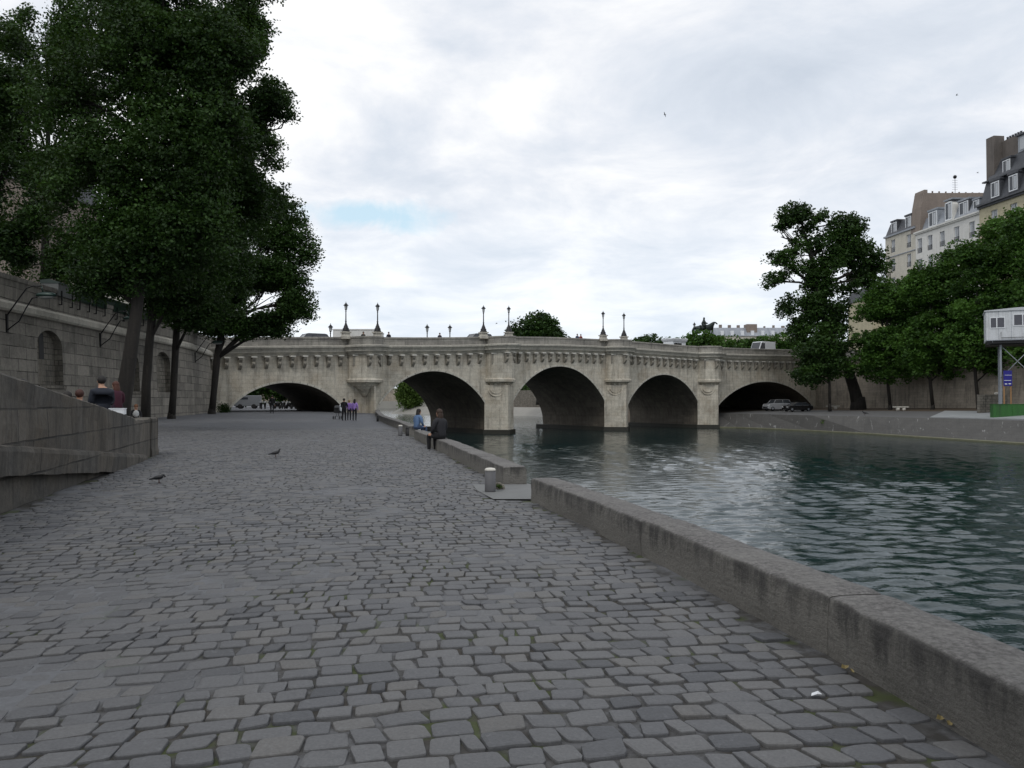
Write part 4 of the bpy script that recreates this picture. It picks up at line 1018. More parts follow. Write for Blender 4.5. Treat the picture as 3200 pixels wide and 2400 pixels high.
# ================================================================ island: bank, quay, wall
WT = [tuple(G(px, py, WATER)[:2]) for px, py in ((2190, 1337), (2300, 1338), (2400, 1342), (2530, 1348), (2700, 1357), (2850, 1367), (3000, 1377), (3200, 1390))] + [(50.5, 40), (54, -40)]
TP = [tuple(G(px, py, -.35)[:2]) for px, py in ((2240, 1291), (2300, 1292.2), (2400, 1294.5), (2530, 1298), (2700, 1301), (2850, 1305), (3000, 1309), (3200, 1315))] + [(54.5, 40), (58, -40)]
# keep the top edge behind the waterline everywhere
TP = [(max(t[0], w_[0] + .5) if i > 1 else t[0], t[1]) for i, (t, w_) in enumerate(zip(TP, WT))]
WB = [(50.8, 135.0, .37), (51.6, 132, .38), (52.6, 128.5, .4), (54, 123, .45), (56.5, 113.5, .55), (58.6, 105.5, .62), (60.2, 99, .68), (62.5, 90, .75), (70, 40, .8), (80, -40, .8)]
mb = MB(); m = len(WT); acc = 0
for i in range(m - 1):
    a, c, ta, tc_ = WT[i], WT[i + 1], TP[i], TP[i + 1]; L_ = math.hypot(c[0] - a[0], c[1] - a[1])
    f = .11
    la = (a[0] + (ta[0] - a[0]) * f, a[1] + (ta[1] - a[1]) * f); lc = (c[0] + (tc_[0] - c[0]) * f, c[1] + (tc_[1] - c[1]) * f)
    zl = WATER + .14
    mb.face([(a[0], a[1], WATER - .6), (c[0], c[1], WATER - .6), (c[0], c[1], zl), (a[0], a[1], zl)][::-1], None, 1)
    mb.face([(a[0], a[1], zl), (c[0], c[1], zl), (lc[0], lc[1], zl + .05), (la[0], la[1], zl + .05)][::-1], None, 1)
    mb.face([(la[0], la[1], zl + .05), (lc[0], lc[1], zl + .05), (tc_[0], tc_[1], -.35), (ta[0], ta[1], -.35)][::-1], [(acc, 0), (acc + L_, 0), (acc + L_, 3), (acc, 3)][::-1], 0); acc += L_
def bank_mat():
    m_, nt, b = newmat('bank_stone'); N = NT(nt); ob = N.coord(); uv = N.coord('UV')
    c = N.mix(N.noise(ob, .8, 5, .6), (.062, .06, .057), (.105, .102, .096))
    c = N.mix(N.ramp(N.noise(N.coord('UV', (.9, .25, 1)), 1.2, 5, .7), [(.5, g1(0)), (.75, g1(.6))]), c, (.055, .055, .052))
    c = N.mix(N.ramp(N.noise(N.coord('UV', (1.6, .5, 1)), 1.0, 6, .7, 1.0), [(.62, g1(0)), (.66, g1(.75))]), c, (.36, .36, .35))
    br = N.n('ShaderNodeTexBrick', ins={'Vector': uv, 'Scale': 1.0, 'Mortar Size': .012, 'Brick Width': 1.1, 'Row Height': .5})
    c = N.mix(N.math('MULTIPLY', br.outputs[1], .45), c, (.03, .03, .03))
    c = N.mix(.3, c, N.ramp(N.noise(ob, 8, 5, .7), [(.3, g1(.25)), (.7, g1(.75))]), 'OVERLAY')
    N.put(b, 'Base Color', c); b.inputs['Roughness'].default_value = .9; return m_
M['bank'] = bank_mat(); M['algae'] = plain('algae_ledge', (.15, .15, .095), .8, sc=1.5, var=.4)
tag(mb.build('river_bank', [M['bank'], M['algae']]), 'sloping dark stone river bank on the right', None, kind='structure')
mb = MB()
for i in range(m - 1):
    ta, tc_, wa, wc = TP[i], TP[i + 1], WB[i], WB[i + 1]
    def lp_(t, w_, f): return (t[0] + (w_[0] - t[0]) * f, t[1] + (w_[1] - t[1]) * f, -.35 + (w_[2] + .35) * f)
    mb.face([lp_(ta, wa, 0), lp_(tc_, wc, 0), lp_(tc_, wc, .62), lp_(ta, wa, .62)][::-1], None, 0)
    mb.face([lp_(ta, wa, .62), lp_(tc_, wc, .62), lp_(tc_, wc, 1.03), lp_(ta, wa, 1.03)][::-1], None, 1)
# under and beyond the last arch
mb.face([(TP[0][0], TP[0][1], -.35), (WB[0][0], WB[0][1], .37), (40, 160, .37), (18, 136, -.35)], None, 1)
tag(mb.build('island_quay', [plain('island_paving', (.105, .105, .104), .9, sc=.8, var=.25), M['dirt']]), 'grey quay at the foot of the right river wall', None, kind='structure')
iw = thing('island_wall', 'high shaded brown masonry wall behind the trees on the right quay', 'wall', (WB[0][0], WB[0][1], 0))
mb = MB(); acc = 0
wallz = [9.6, 9.6, 9.6, 9.5, 9.4, 9.3, 9.2, 9.1, 9, 9]
for i in range(len(WB) - 1):
    a, c = WB[i], WB[i + 1]; L_ = math.hypot(c[0] - a[0], c[1] - a[1])
    mb.face([(a[0], a[1], a[2] - .8), (c[0], c[1], c[2] - .8), (c[0] + .4, c[1], wallz[i + 1] - 1.4), (a[0] + .4, a[1], wallz[i] - 1.4)][::-1], [(acc, 0), (acc + L_, 0), (acc + L_, 9), (acc, 9)][::-1]); acc += L_
mb.build('masonry', M['islandwall'], iw)
mb = MB()
for i in range(len(WB) - 1):
    a, c = WB[i], WB[i + 1]; za, zc_ = wallz[i], wallz[i + 1]
    pr = lambda p, z: [(p[0] + .15, p[1], z - 1.4), (p[0] + .15, p[1], z - 1.15), (p[0] + .4, p[1], z - 1.1), (p[0] + .4, p[1], z), (p[0] + .9, p[1], z), (p[0] + .9, p[1], z - 1.4)]
    A, C = pr(a, za), pr(c, zc_)
    for k in range(6): mb.face([A[k], C[k], C[(k + 1) % 6], A[(k + 1) % 6]])
mb.build('parapet', M['parapet'], iw)
mb = MB(); mb.face([(p[0] + .6, p[1], z - 1.0) for p, z in zip(WB, wallz)][::-1] + [(300, -40, 8), (300, 300, 8), (60, 300, 8), (46, 150, 8.5)][::-1][::-1][::-1]); 
tag(mb.build('island_street', M['asphalt']), 'street level of the island above the right wall', None, kind='structure')
# island beyond the bridge: bank with sloping stone and tip
IB = [(20.2, 131), (14, 170), (5, 208), (-14, 232), (-34.5, 246), (-39.5, 253), (-36, 262), (-10, 262), (60, 262)]
mb = MB(); off = [(25, 133), (19, 171), (9.5, 211), (-11, 237), (-31, 250.5), (-34, 254), (-32, 257), (-10, 257), (60, 257)]; acc = 0
for i in range(len(IB) - 1):
    a, c, ta, tc_ = IB[i], IB[i + 1], off[i], off[i + 1]; L_ = math.hypot(c[0] - a[0], c[1] - a[1])
    mb.face([(a[0], a[1], WATER - .5), (c[0], c[1], WATER - .5), (tc_[0], tc_[1], -.2), (ta[0], ta[1], -.2)], [(acc, 0), (acc + L_, 0), (acc + L_, 3), (acc, 3)], 1 if i == 0 else 0); acc += L_  # first stretch takes the dark slot: arch darkness put into its colour
mb.face([(p[0], p[1], -.2) for p in off[:7]] + [(60, 257, -.2), (60, 140, -.2)], None, 1)
tag(mb.build('island_bank', [plain('pale_bank', (.26, .25, .225), .9, sc=.5), M['dirt']]), 'pale sloping stone edge of the island beyond the bridge', None, kind='structure')
mb = MB(); gw = [(26.5, 134.5), (22, 172), (15, 214), (-4, 243), (-4, 250), (70, 250)]
for a, c in zip(gw, gw[1:]): mb.face([(a[0], a[1], -.3), (c[0], c[1], -.3), (c[0], c[1], 4.6), (a[0], a[1], 4.6)])
mb.face([(p[0], p[1], 4.6) for p in gw] + [(70, 136, 4.6)]); mb.box((24.5, 158, -.3), (75, 159, 4.5))  # box is added to shut out the bright view through the rightmost arch
o = mb.build('garden_wall', M['niche'], None, (10, 220, 0)); tag(o, 'dark low garden wall behind the pale bank in the third arch', 'wall')
# far embankment across the river
mb = MB(); mb.box((-170, 420, -4), (60, 440, 1.3), 0); mb.box((-170, 428, 1.3), (60, 450, 8.2), 1)
o = mb.build('far_embankment', [plain('pale_embankment', (.3, .29, .26), .9, sc=.2), M['islandwall']], None, (-60, 430, 0)); tag(o, 'pale stepped embankment across the water far behind the second arch', 'embankment')

# ================================================================ buildings on the right
FD = Vector((-.1093, .994, 0)).normalized(); FO = Vector((-FD.y, FD.x, 0)); FP = Vector((72, 122, 0))
def FB(s, t, z): return FP + FD * s + FO * t + Vector((0, 0, z))
winproto = {}
def win_proto(key, ww, wh, rail=True, frame='white'):
    """frame, pane and rail of a window, local x along the facade, y outward"""
    mb = MB()
    for a, c, d, e in ((-ww / 2, -ww / 2 + .07, 0, wh), (ww / 2 - .07, ww / 2, 0, wh), (-.035, .035, 0, wh), (-ww / 2 + .07, ww / 2 - .07, wh - .07, wh), (-ww / 2 + .07, ww / 2 - .07, 0, .07)):
        mb.box((a, -.22, d + .002), (c, -.16, e - .002))
    f = mb.build('window', M[frame], None); 
    mb = MB(); mb.box((-ww / 2, -.25, 0), (ww / 2, -.22, wh)); p = mb.build('pane', M['pane'], f)
    mb = MB(); mb.box((-ww / 2 + .07, -.218, .06), (-ww * .16, -.215, wh - .08)); mb.box((ww * .18, -.218, .06), (ww / 2 - .07, -.215, wh - .08)); mb.build('curtain', M['curtain'], f)
    if rail:
        mb = MB(); mb.box((-ww / 2, -.03, .82), (ww / 2, .02, .87)); mb.box((-ww / 2, -.03, .08), (ww / 2, .02, .11))
        for k in range(9): x = -ww / 2 + ww * (k + .5) / 9; mb.box((x - .012, -.01, .11), (x + .012, .01, .82))
        mb.build('railing', M['iron'], f)
    return f
FROT = math.atan2(FD.y, FD.x)
def facade(mb, s0, s1, z0, z1, wins, t=0.0, mi=0):
    """wins: list of (s centre, z bottom, w, h). cells with holes"""
    ss = sorted({s0, s1} | {w_[0] + k * w_[2] / 2 for w_ in wins for k in (-1, 1)}); zs = sorted({z0, z1} | {w_[1] for w_ in wins} | {w_[1] + w_[3] for w_ in wins})
    for a, c in zip(ss, ss[1:]):
        for d, e in zip(zs, zs[1:]):
            ms, mz = (a + c) / 2, (d + e) / 2
            if any(abs(ms - w_[0]) < w_[2] / 2 and w_[1] < mz < w_[1] + w_[3] for w_ in wins): continue
            mb.face([FB(a, t, d), FB(c, t, d), FB(c, t, e), FB(a, t, e)], [(a, d), (c, d), (c, e), (a, e)], mi)
    for w_ in wins:
        a, c, d, e = w_[0] - w_[2] / 2, w_[0] + w_[2] / 2, w_[1], w_[1] + w_[3]
        for q_ in ([(a, d), (a, e)], [(c, e), (c, d)], [(a, e), (c, e)], [(c, d), (a, d)]):
            mb.face([FB(q_[0][0], t, q_[0][1]), FB(q_[0][0], t - .26, q_[0][1]), FB(q_[1][0], t - .26, q_[1][1]), FB(q_[1][0], t, q_[1][1])], None, mi)
def add_wins(parent, wins, t=0.0, rail=True):
    for s, z, w_, h_ in wins:
        key = (round(w_, 2), round(h_, 2), rail)
        if key not in winproto:
            winproto[key] = win_proto(key, w_, h_, rail); f = winproto[key]
        else: f = copy_tree(winproto[key])
        f.parent = parent; p = FB(s, t, z) - chain_off(parent); f.location = p; f.rotation_euler = (0, 0, FROT)
def boxF(mb, s0, s1, t0, t1, z0, z1, mi=0): mb.box((s0, t0, z0), (s1, t1, z1), mi, lambda q: FB(q.x, q.y, q.z))
def prismF(mb, pts, s0, s1, mi=0):   # profile (t,z) extruded along facade
    mb.prism(pts, s0, s1, 'x', mi, lambda q: FB(q.x, q.y, q.z))
def dormer(parent, s, z, w_, h_, depth, t, mat, curved=False, wall='white'):
    mb = MB()
    if curved:
        n = 7; pr = [(-w_ / 2, 0), (w_ / 2, 0), (w_ / 2, h_ * .8)] + [(w_ / 2 * math.cos(a), h_ * .8 + h_ * .2 * math.sin(a)) for a in [PI * k / n for k in range(1, n)]] + [(-w_ / 2, h_ * .8)]
    else: pr = [(-w_ / 2, 0), (w_ / 2, 0), (w_ / 2, h_), (0, h_ * 1.08), (-w_ / 2, h_)]
    mb.prism([(s + a, z + c) for a, c in pr], t, t - depth, 'y', 0, lambda q: FB(q.x, q.y, q.z)); boxF(mb, s - w_ / 2 - .12, s + w_ / 2 + .12, t + .12, t - depth, z + h_ * 1.02 + (.1 if curved else 0), z + h_ * 1.09 + .1, 1)
    d = mb.build('dormer', [M[wall], M[mat]], parent)
    mb = MB(); mb.box((s - w_ * .36, t + .03, z + h_ * .12), (s + w_ * .36, t + .05, z + h_ * .9), 0, lambda q: FB(q.x, q.y, q.z)); mb.build('pane', M['pane'], d)
    mb = MB()
    for a, c, e, g_ in ((-.42, -.36, .06, .95), (.36, .42, .06, .95), (-.02, .02, .12, .9), (-.36, .36, .9, .95), (-.36, .36, .06, .12)): mb.box((s + a * w_, t + .01, z + e * h_), (s + c * w_, t + .09, z + g_ * h_), 0, lambda q: FB(q.x, q.y, q.z))
    mb.build('frame', M['white'], d)
    mb = MB(); mb.box((s - w_ * .3, t + .052, z + h_ * .16), (s - w_ * .06, t + .056, z + h_ * .86), 0, lambda q: FB(q.x, q.y, q.z)); mb.build('curtain', M['curtain'], d)
# building A (cream, farthest)
DZ = 1.6
bA = thing('apartment_building', 'cream corner apartment block at the left end of the row, with dark attic dormers', 'building', FB(21, 0, 8), group='apartment buildings on the right bank')
wA = [(s, z, 1.25, 2.3) for s in (18.6, 23.4) for z in (28.6 - 3.45 * k for k in range(5))]
mb = MB(); facade(mb, 16.6, 25.8, 8, 31.8, wA)
for q_ in ([FB(25.8, 0, 8), FB(25.8, -9, 8), FB(25.8, -9, 30.2), FB(25.8, 0, 30.2)], [FB(16.6, 0, 8), FB(16.6, 0, 30.2), FB(16.6, -9, 30.2), FB(16.6, -9, 8)], [FB(16.6, -9, 8), FB(16.6, -9, 30.2), FB(25.8, -9, 30.2), FB(25.8, -9, 8)]): mb.face(q_)
mb.build('wall', M['cream'], bA); add_wins(bA, wA)
mb = MB(); boxF(mb, 16.6, 26.0, -.1, .28, 31.6, 31.9); boxF(mb, 16.6, 25.9, -.05, .12, 27.8, 27.95); mb.build('cornice', M['zinc'], bA)
mb = MB(); prismF(mb, [(.1, 31.9), (-.9, 34.2), (-8, 34.6), (-8.8, 31.9)], 16.7, 25.6); mb.build('mansard_roof', M['slate'], bA)
dormer(bA, 18.9, 31.95, 1.9, 2.3, 2.2, -.15, 'slate', False, 'slate'); dormer(bA, 23.2, 31.95, 1.9, 2.2, 2.2, -.15, 'slate', False, 'slate')
mb = MB(); boxF(mb, 18.4, 21.4, -3.2, -4.4, 33, 37.2, 0); boxF(mb, 18.2, 21.6, -3.0, -4.6, 37.2, 37.4, 0); mb.build('chimney', M['whitewall'], bA)
# building B (white)
bB = thing('apartment_building', 'white apartment block in the middle of the row below a big brown party wall', 'building', FB(8, 0, 8), group='apartment buildings on the right bank')
wB = [(s, z, 1.3, 2.5) for s in (2.2, 5.8, 9.4, 12.6, 15.4) for z in (27.0 - 3.5 * k for k in range(5))]
mb = MB(); facade(mb, .2, 16.58, 8, 30.6, wB, .06)
for q_ in ([FB(16.58, .06, 8), FB(16.58, -9, 8), FB(16.58, -9, 30.6), FB(16.58, .06, 30.6)], [FB(.2, -9, 8), FB(.2, -9, 30.6), FB(16.58, -9, 30.6), FB(16.58, -9, 8)]): mb.face(q_)
mb.build('wall', M['whitewall'], bB); add_wins(bB, wB, .06)
mb = MB(); boxF(mb, .1, 16.6, -.1, .45, 30.5, 30.75); boxF(mb, .1, 16.6, -.1, .3, 30.3, 30.5); mb.build('cornice', M['whitewall'], bB)
mb = MB(); prismF(mb, [(-.2, 30.75), (-1.1, 33.0), (-3.0, 33.7), (-8, 33.7), (-8.8, 30.75)], .3, 16.4); mb.build('mansard_roof', M['zinc'], bB)
mb = MB(); prismF(mb, [(.02, 31.0), (-.6, 37.5), (-14, 37.9), (-14, 30.75)], 15.6, 17.8); prismF(mb, [(.1, 30.8), (-.2, 35.0), (-.8, 38.0), (-1.4, 38.0), (-1.4, 30.75)], 15.3, 17.9); mb.build('party_wall', M['brownwall'], bB)
dormer(bB, 7.9, 30.8, 2.0, 3.3, 2.6, -.1, 'zinc', True, 'whitewall')
dormer(bB, 12.4, 30.8, 2.6, 2.8, 2.6, -.4, 'zinc', False, 'zinc')
dormer(bB, 4.8, 30.8, 2.6, 2.6, 2.2, -.5, 'zinc', False, 'slate'); dormer(bB, 2.0, 30.9, 1.5, 2.0, 2.0, -.6, 'zinc', False, 'zinc')
mb = MB()
for k in range(9): mb.lathe([(.16, 0), (.13, .5), (.17, .55)], FB(16.7, -2.0 - k * 1.25, 37.6), 7)
mb.build('chimney_pots', M['brownwall'], bB)
mb = MB(); p = FB(16.7, -7.5, 37.6); mb.tube([p, p + Vector((0, 0, 3.2))], .04, 5)
for k in range(5): mb.tube([p + Vector((-.5, 0, 1.0 + k * .4)), p + Vector((.5, .1, 1.0 + k * .4))], .02, 4)
mb.ball((p.x, p.y, p.z + 3.2), .32, 8, 6); mb.build('antenna', M['iron'], bB)
mb = MB(); p = FB(1.2, -2.4, 33.4); mb.tube([p, p + Vector((0, 0, 1.1))], .05, 5); mb.lathe([(.25, 1.0), (.55, 1.9), (.5, 2.0)], p, 8); mb.build('aerial', plain('pink_metal', (.3, .2, .25), .5), bB)
# building C (yellow stone, dark double mansard)
bC = thing('apartment_building', 'tall yellow stone block at the right edge with a dark two-storey slate roof', 'building', FB(-12, .3, 8), group='apartment buildings on the right bank')
wC = [(s, z, 1.4, 2.6) for s in (-3, -7, -11, -15, -19, -23) for z in (27.5 - 3.6 * k for k in range(5))]
mb = MB(); facade(mb, -26, .18, 8, 31.3, wC, .3); mb.face([FB(.18, .3, 8), FB(.18, -10, 8), FB(.18, -10, 31.3), FB(.18, .3, 31.3)]); mb.face([FB(-26, .3, 8), FB(-26, .3, 31.3), FB(-26, -10, 31.3), FB(-26, -10, 8)])
mb.build('wall', M['yellowstone'], bC); add_wins(bC, wC, .3)
mb = MB(); boxF(mb, -26, .3, -.1, .9, 31.2, 31.5); boxF(mb, -26, .3, -.1, .6, 30.9, 31.2); mb.build('cornice', M['slate'], bC)
mb = MB(); prismF(mb, [(.2, 31.5), (-.8, 34.9), (-9.5, 34.9), (-10, 31.5)], -26, .1); prismF(mb, [(-.5, 34.92), (-1.9, 38.0), (-9, 38.0), (-9.4, 34.92)], -26, -.5); boxF(mb, -26, .2, -.2, -.75, 34.9, 35.1); mb.build('mansard_roof', M['slate'], bC)
for s in (-3.2, -6.9, -10.6, -14.3): dormer(bC, s, 31.8, 2.0, 2.6, 1.6, .2, 'slate', False, 'slate')
for s in (-4.2, -8.6, -13.0): dormer(bC, s, 35.2, 1.8, 2.2, 1.6, -.9, 'slate', False, 'slate')
mb = MB(); boxF(mb, -5.0, -1.62, -2.2, -3.6, 34.6, 40.9); boxF(mb, -1.6, .1, -.9, -2.6, 31.6, 41.8); mb.build('chimney', M['chimney'], bC)
mb = MB()
for k in range(6): mb.lathe([(.2, 0), (.15, .5), (.2, .6)], FB(-4.7 + k * .55, -2.9, 40.9), 7)
mb.build('chimney_pots', M['slate'], bC)
mb = MB(); boxF(mb, -16, -5.4, -1.8, -7, 38.0, 40.4); boxF(mb, -16.2, -5.2, -1.5, -7.2, 40.4, 40.65, 1); mb.build('rooftop_studio', [M['zinc'], M['slate']], bC)
mb = MB(); boxF(mb, -7.6, -5.8, -1.76, -1.79, 38.3, 40.1); boxF(mb, -10.6, -8.2, -1.76, -1.79, 38.3, 40.1); mb.build('studio_window', M['curtain'], bC)

# small building glimpsed between trees (brick, right) and behind left trees
def block(name, label, pxa, pxb, pyt, Y, depth, mat, zb=6.0, rows=5, roof='slate', wn=None, grp=None, rh=2.5):
    a = P(pxa, pyt, Y); c = P(pxb, pyt, Y); zt_ = a.z; t = thing(name, label, 'building', (a.x, Y, zb), group=grp)
    nW = wn or max(2, int((c.x - a.x) / 3)); mb = MB(); hw = .6
    mb.box((a.x, Y, zb), (c.x, Y + depth, zt_)); mb.build('wall', M[mat], t)
    mb = MB(); mb.prism([(Y - .3, zt_), (Y + depth * .15, zt_ + rh), (Y + depth * .85, zt_ + rh), (Y + depth, zt_)], a.x - .2, c.x + .2, 'x'); mb.build('roof', M[roof], t)
    pr = None; wd = None
    for i in range(nW):
        for j in range(rows):
            z = zt_ - 3.0 - j * 3.3
            if z < zb + .5: continue
            x = a.x + (c.x - a.x) * (i + .5) / nW
            if pr is None:
                mb = MB(); mb.box((-hw, -.05, 0), (hw, -.012, 1.9)); wd = mb.build('window', M['white'], t); mb = MB(); mb.box((-hw + .08, -.07, .08), (-.04, -.055, 1.82)); mb.box((.04, -.07, .08), (hw - .08, -.055, 1.82)); mb.build('pane', M['pane'], wd)
                pr = wd
            else: wd = copy_tree(pr); wd.parent = t
            wd.location = Vector((x, Y, z)) - Vector((a.x, Y, zb))
    return t
block('apartment_building', 'brown street building mostly hidden behind the left trees', -420, 95, 560, 70, 12, 'brownwall', grp='buildings behind the left trees')
block('apartment_building', 'pale street building glimpsed low between the left trees', 110, 330, 800, 76, 12, 'cream', grp='buildings behind the left trees')
block('apartment_building', 'ochre building glimpsed between the leaning tree and its green neighbour', 2726, 2790, 930, 165, 12, 'yellowstone', rows=7)
# distant pale roofs behind the statue
dR = thing('long_building', 'long pale zinc-roofed building far behind the bushes right of the statue', 'building', (P(2350, 1060, 300).x, 300, 5))
mb = MB(); xa, xb = P(2232, 1060, 300).x, P(2500, 1060, 300).x; zr = P(2350, 1050, 300).z
mb.box((xa, 300, 5), (xb, 316, zr)); mb.build('wall', M['cream'], dR)
mb = MB(); zt_ = P(2350, 1022, 300).z; mb.prism([(299.6, zr), (303, zt_), (312, zt_), (316, zr)], xa, xb, 'x'); mb.build('roof', M['zinc'], dR)
mb = MB(); x1, x2 = P(2330, 1, 300).x, P(2362, 1, 300).x; mb.box((x1, 301, zr), (x2, 305, P(1, 1012, 300).z))
for k in range(9): x = xa + 3 + k * 3.4; mb.box((x, 304, zt_ - .2), (x + rnd.uniform(.5, 1.1), 305, zt_ + rnd.uniform(.5, 1.3)))
mb.build('chimney', M['brownwall'], dR)
mb = MB()
for k in range(8):
    x = xa + 2.5 + k * 3.8; mb.box((x, 299.9, zr + .3), (x + 1.1, 303, zr + 2.0))
mb.build('dormers', M['white'], dR)
o = MB(); xa, xb = P(1045, 1, 150).x, P(1176, 1, 150).x; o.box((xa, 150, 6), (xb, 160, P(1, 1029, 150).z)); o.box((xa - .1, 149.9, P(1, 1031, 150).z), (xb + .1, 160.1, P(1, 1028, 150).z)); o = o.build('flat_roof_building', M['whitewall'], None, (xa, 150, 6)); tag(o, 'pale flat-topped building behind the first pair of lamps', 'building')
# ================================================================ figures
from mathutils.bvhtree import BVHTree
def skin_body(name, joints, edges, labels, mats, parent, sub=1):
    """joints {k:(x,y,z,rx,ry)}; edges [(a,b)]; labels {k:material index}; returns object, one continuous surface"""
    bm = bmesh.new(); lay = bm.verts.layers.skin.verify(); vs = {}
    for i, (k, j) in enumerate(joints.items()):
        v = bm.verts.new(j[:3]); v[lay].radius = (j[3], j[4] if len(j) > 4 else j[3]); v[lay].use_root = (i == 0); vs[k] = v
    for a, b_ in edges: bm.edges.new((vs[a], vs[b_]))
    me = bpy.data.meshes.new('tmp'); bm.to_mesh(me); bm.free()
    o = bpy.data.objects.new('tmp', me); COL.objects.link(o)
    md = o.modifiers.new('s', 'SKIN'); md.use_smooth_shade = True
    m2 = o.modifiers.new('u', 'SUBSURF'); m2.levels = sub; m2.render_levels = sub
    dg = bpy.context.evaluated_depsgraph_get(); dg.update()
    ev = bpy.data.meshes.new_from_object(o.evaluated_get(dg)); bpy.data.objects.remove(o)
    ev.name = name
    for m_ in mats: ev.materials.append(m_)
    segs = [(Vector(joints[a][:3]), Vector(joints[b_][:3]), labels.get(b_, 0)) for a, b_ in edges]
    for p in ev.polygons:
        c = p.center; best = (1e9, 0)
        for a, b_, l in segs:
            d = b_ - a; t = max(0, min(1, (c - a).dot(d) / max(d.length_squared, 1e-9))); dd = (a + d * t - c).length
            if dd < best[0]: best = (dd, l)
        p.material_index = best[1]; p.use_smooth = True
    o = bpy.data.objects.new(name, ev); COL.objects.link(o); o.parent = parent; return o
M['lips'] = plain('lips', (.3, .1, .09), .6)
M['skin'] = plain('skin', (.42, .24, .16), .6)
def cloth(name, c): return plain(name, c, .9, var=.2, sc=12)
def person(label, loc, yaw, pose='stand', top=(.02, .02, .025), legs=(.02, .02, .03), hair=(.02, .012, .008), long_hair=False, scale=1.0, group=None, lean=0.0, shoes=(.02, .02, .02), bulk=1.15, skin=None):
    t = thing('person', label, 'person', loc, yaw, group); t.scale = (scale,) * 3
    J = {}; E = []; L = {}
    sit = pose == 'sit'; pz = .1 if sit else .93
    J['pel'] = (0, 0, pz, .15, .12); L['pel'] = 2
    J['waist'] = (0, .0 + lean * .1, pz + .14, .135, .10); J['chest'] = (0, .0 + lean * .3, pz + .33, .17, .115); J['neckb'] = (0, lean * .45, pz + .48, .085, .075)
    J['neck'] = (0, lean * .5 + .01, pz + .53, .056, .056); J['jaw'] = (0, lean * .58 + .03, pz + .60, .074, .08); J['head'] = (0, lean * .62 + .02, pz + .67, .084, .097); J['crown'] = (0, lean * .64 + .01, pz + .73, .064, .072)
    E += [('pel', 'waist'), ('waist', 'chest'), ('chest', 'neckb'), ('neckb', 'neck'), ('neck', 'jaw'), ('jaw', 'head'), ('head', 'crown')]
    for k in ('waist', 'chest', 'neckb'): L[k] = 1
    for k in ('neck', 'jaw', 'head', 'crown'): L[k] = 0
    for s, n in ((-1, 'l'), (1, 'r')):
        sh = (s * .19, lean * .38, pz + .41)
        if pose == 'stand': el = (s * .25, -.03, pz + .15); wr = (s * .25, .08, pz - .08); hd = (0, .25, -1)
        elif pose == 'push': el = (s * .24, .06, pz + .17); wr = (s * .2, .3, pz + .1); hd = (0, 1, -.2)
        elif pose == 'sit': el = (s * .245, lean * .3 + .05, pz + .17); wr = (s * .12, .28, pz + .06); hd = (-s * .5, 1, -.3)
        J['sh' + n] = (*sh, .072); J['el' + n] = (*el, .05); J['wr' + n] = (*wr, .033)
        d = Vector(hd).normalized(); side = Vector((0, 1, 0)) if pose == 'stand' else Vector((s, .2, 0)).normalized()
        w_ = Vector(wr); pm = w_ + d * .05; J['pm' + n] = (*pm, .036, .022)
        E += [('neckb', 'sh' + n), ('sh' + n, 'el' + n), ('el' + n, 'wr' + n), ('wr' + n, 'pm' + n)]
        L['sh' + n] = L['el' + n] = L['wr' + n] = 1; L['pm' + n] = 0
        for f in range(4):
            o_ = side * (f - 1.5) * .019; b0 = pm + d * .04 + o_; ln = (.062, .072, .068, .052)[f]
            J['f%d%s' % (f, n)] = (*(b0 + d * .012), .010); J['g%d%s' % (f, n)] = (*(b0 + d * ln + Vector((0, 0, -.016))), .008)
            E += [('pm' + n, 'f%d%s' % (f, n)), ('f%d%s' % (f, n), 'g%d%s' % (f, n))]; L['f%d%s' % (f, n)] = L['g%d%s' % (f, n)] = 0
        th_ = w_ + d * .03 + side * .04; J['t' + n] = (*th_, .012); J['u' + n] = (*(th_ + d * .035 + side * .015), .009); E += [('wr' + n, 't' + n), ('t' + n, 'u' + n)]; L['t' + n] = L['u' + n] = 0
        if sit: hp, kn, an, to = (s * .09, .02, .09), (s * .12, .44, .10), (s * .12, .42, -.34), (s * .13, .55, -.40)
        else: hp, kn, an, to = (s * .09, 0, .88), (s * .1, .03 * (1 + s), .50), (s * .1, -.03 + .03 * s, .09), (s * .11, .12, .04)
        J['hp' + n] = (*hp, .095); J['kn' + n] = (*kn, .062); J['an' + n] = (*an, .042); J['to' + n] = (*to, .038)
        E += [('pel', 'hp' + n), ('hp' + n, 'kn' + n), ('kn' + n, 'an' + n), ('an' + n, 'to' + n)]; L['hp' + n] = L['kn' + n] = L['an' + n] = 2; L['to' + n] = 3
    for k in J:
        if L.get(k) in (1, 2) or k == 'pel': J[k] = (*J[k][:3], *[r_ * bulk for r_ in J[k][3:]])
    ms = [skin or M['skin'], cloth('top_cloth', top), cloth('trouser_cloth', legs), cloth('shoe_leather', shoes)]
    body = skin_body('body', J, E, L, ms, t)
    hx, hy, hz = J['head'][:3]; mb = MB()
    mb.ball((hx, hy - .022, hz + .025), (.098, .108, .105), 12, 8)
    if long_hair: mb.ball((hx, hy - .07, hz - .13), (.105, .07, .2), 12, 8)
    hr = mb.build('hair', plain('hair', hair, .7)); hr.parent = t
    mb = MB()
    for nm_, c_, r_, m_ in (('eye', (-.032, hy + .083, hz - .005), .012, M['iron']), ('eye', (.032, hy + .083, hz - .005), .012, M['iron']), ('ear', (-.083, hy, hz - .01), (.012, .02, .03), ms[0]), ('ear', (.083, hy, hz - .01), (.012, .02, .03), ms[0]), ('nose', (0, hy + .1, hz - .035), (.013, .02, .02), ms[0]), ('mouth', (0, hy + .092, hz - .07), (.026, .008, .007), M['lips'])):
        mb = MB(); mb.ball(c_, r_, 6, 5); mb.build(nm_, m_).parent = t
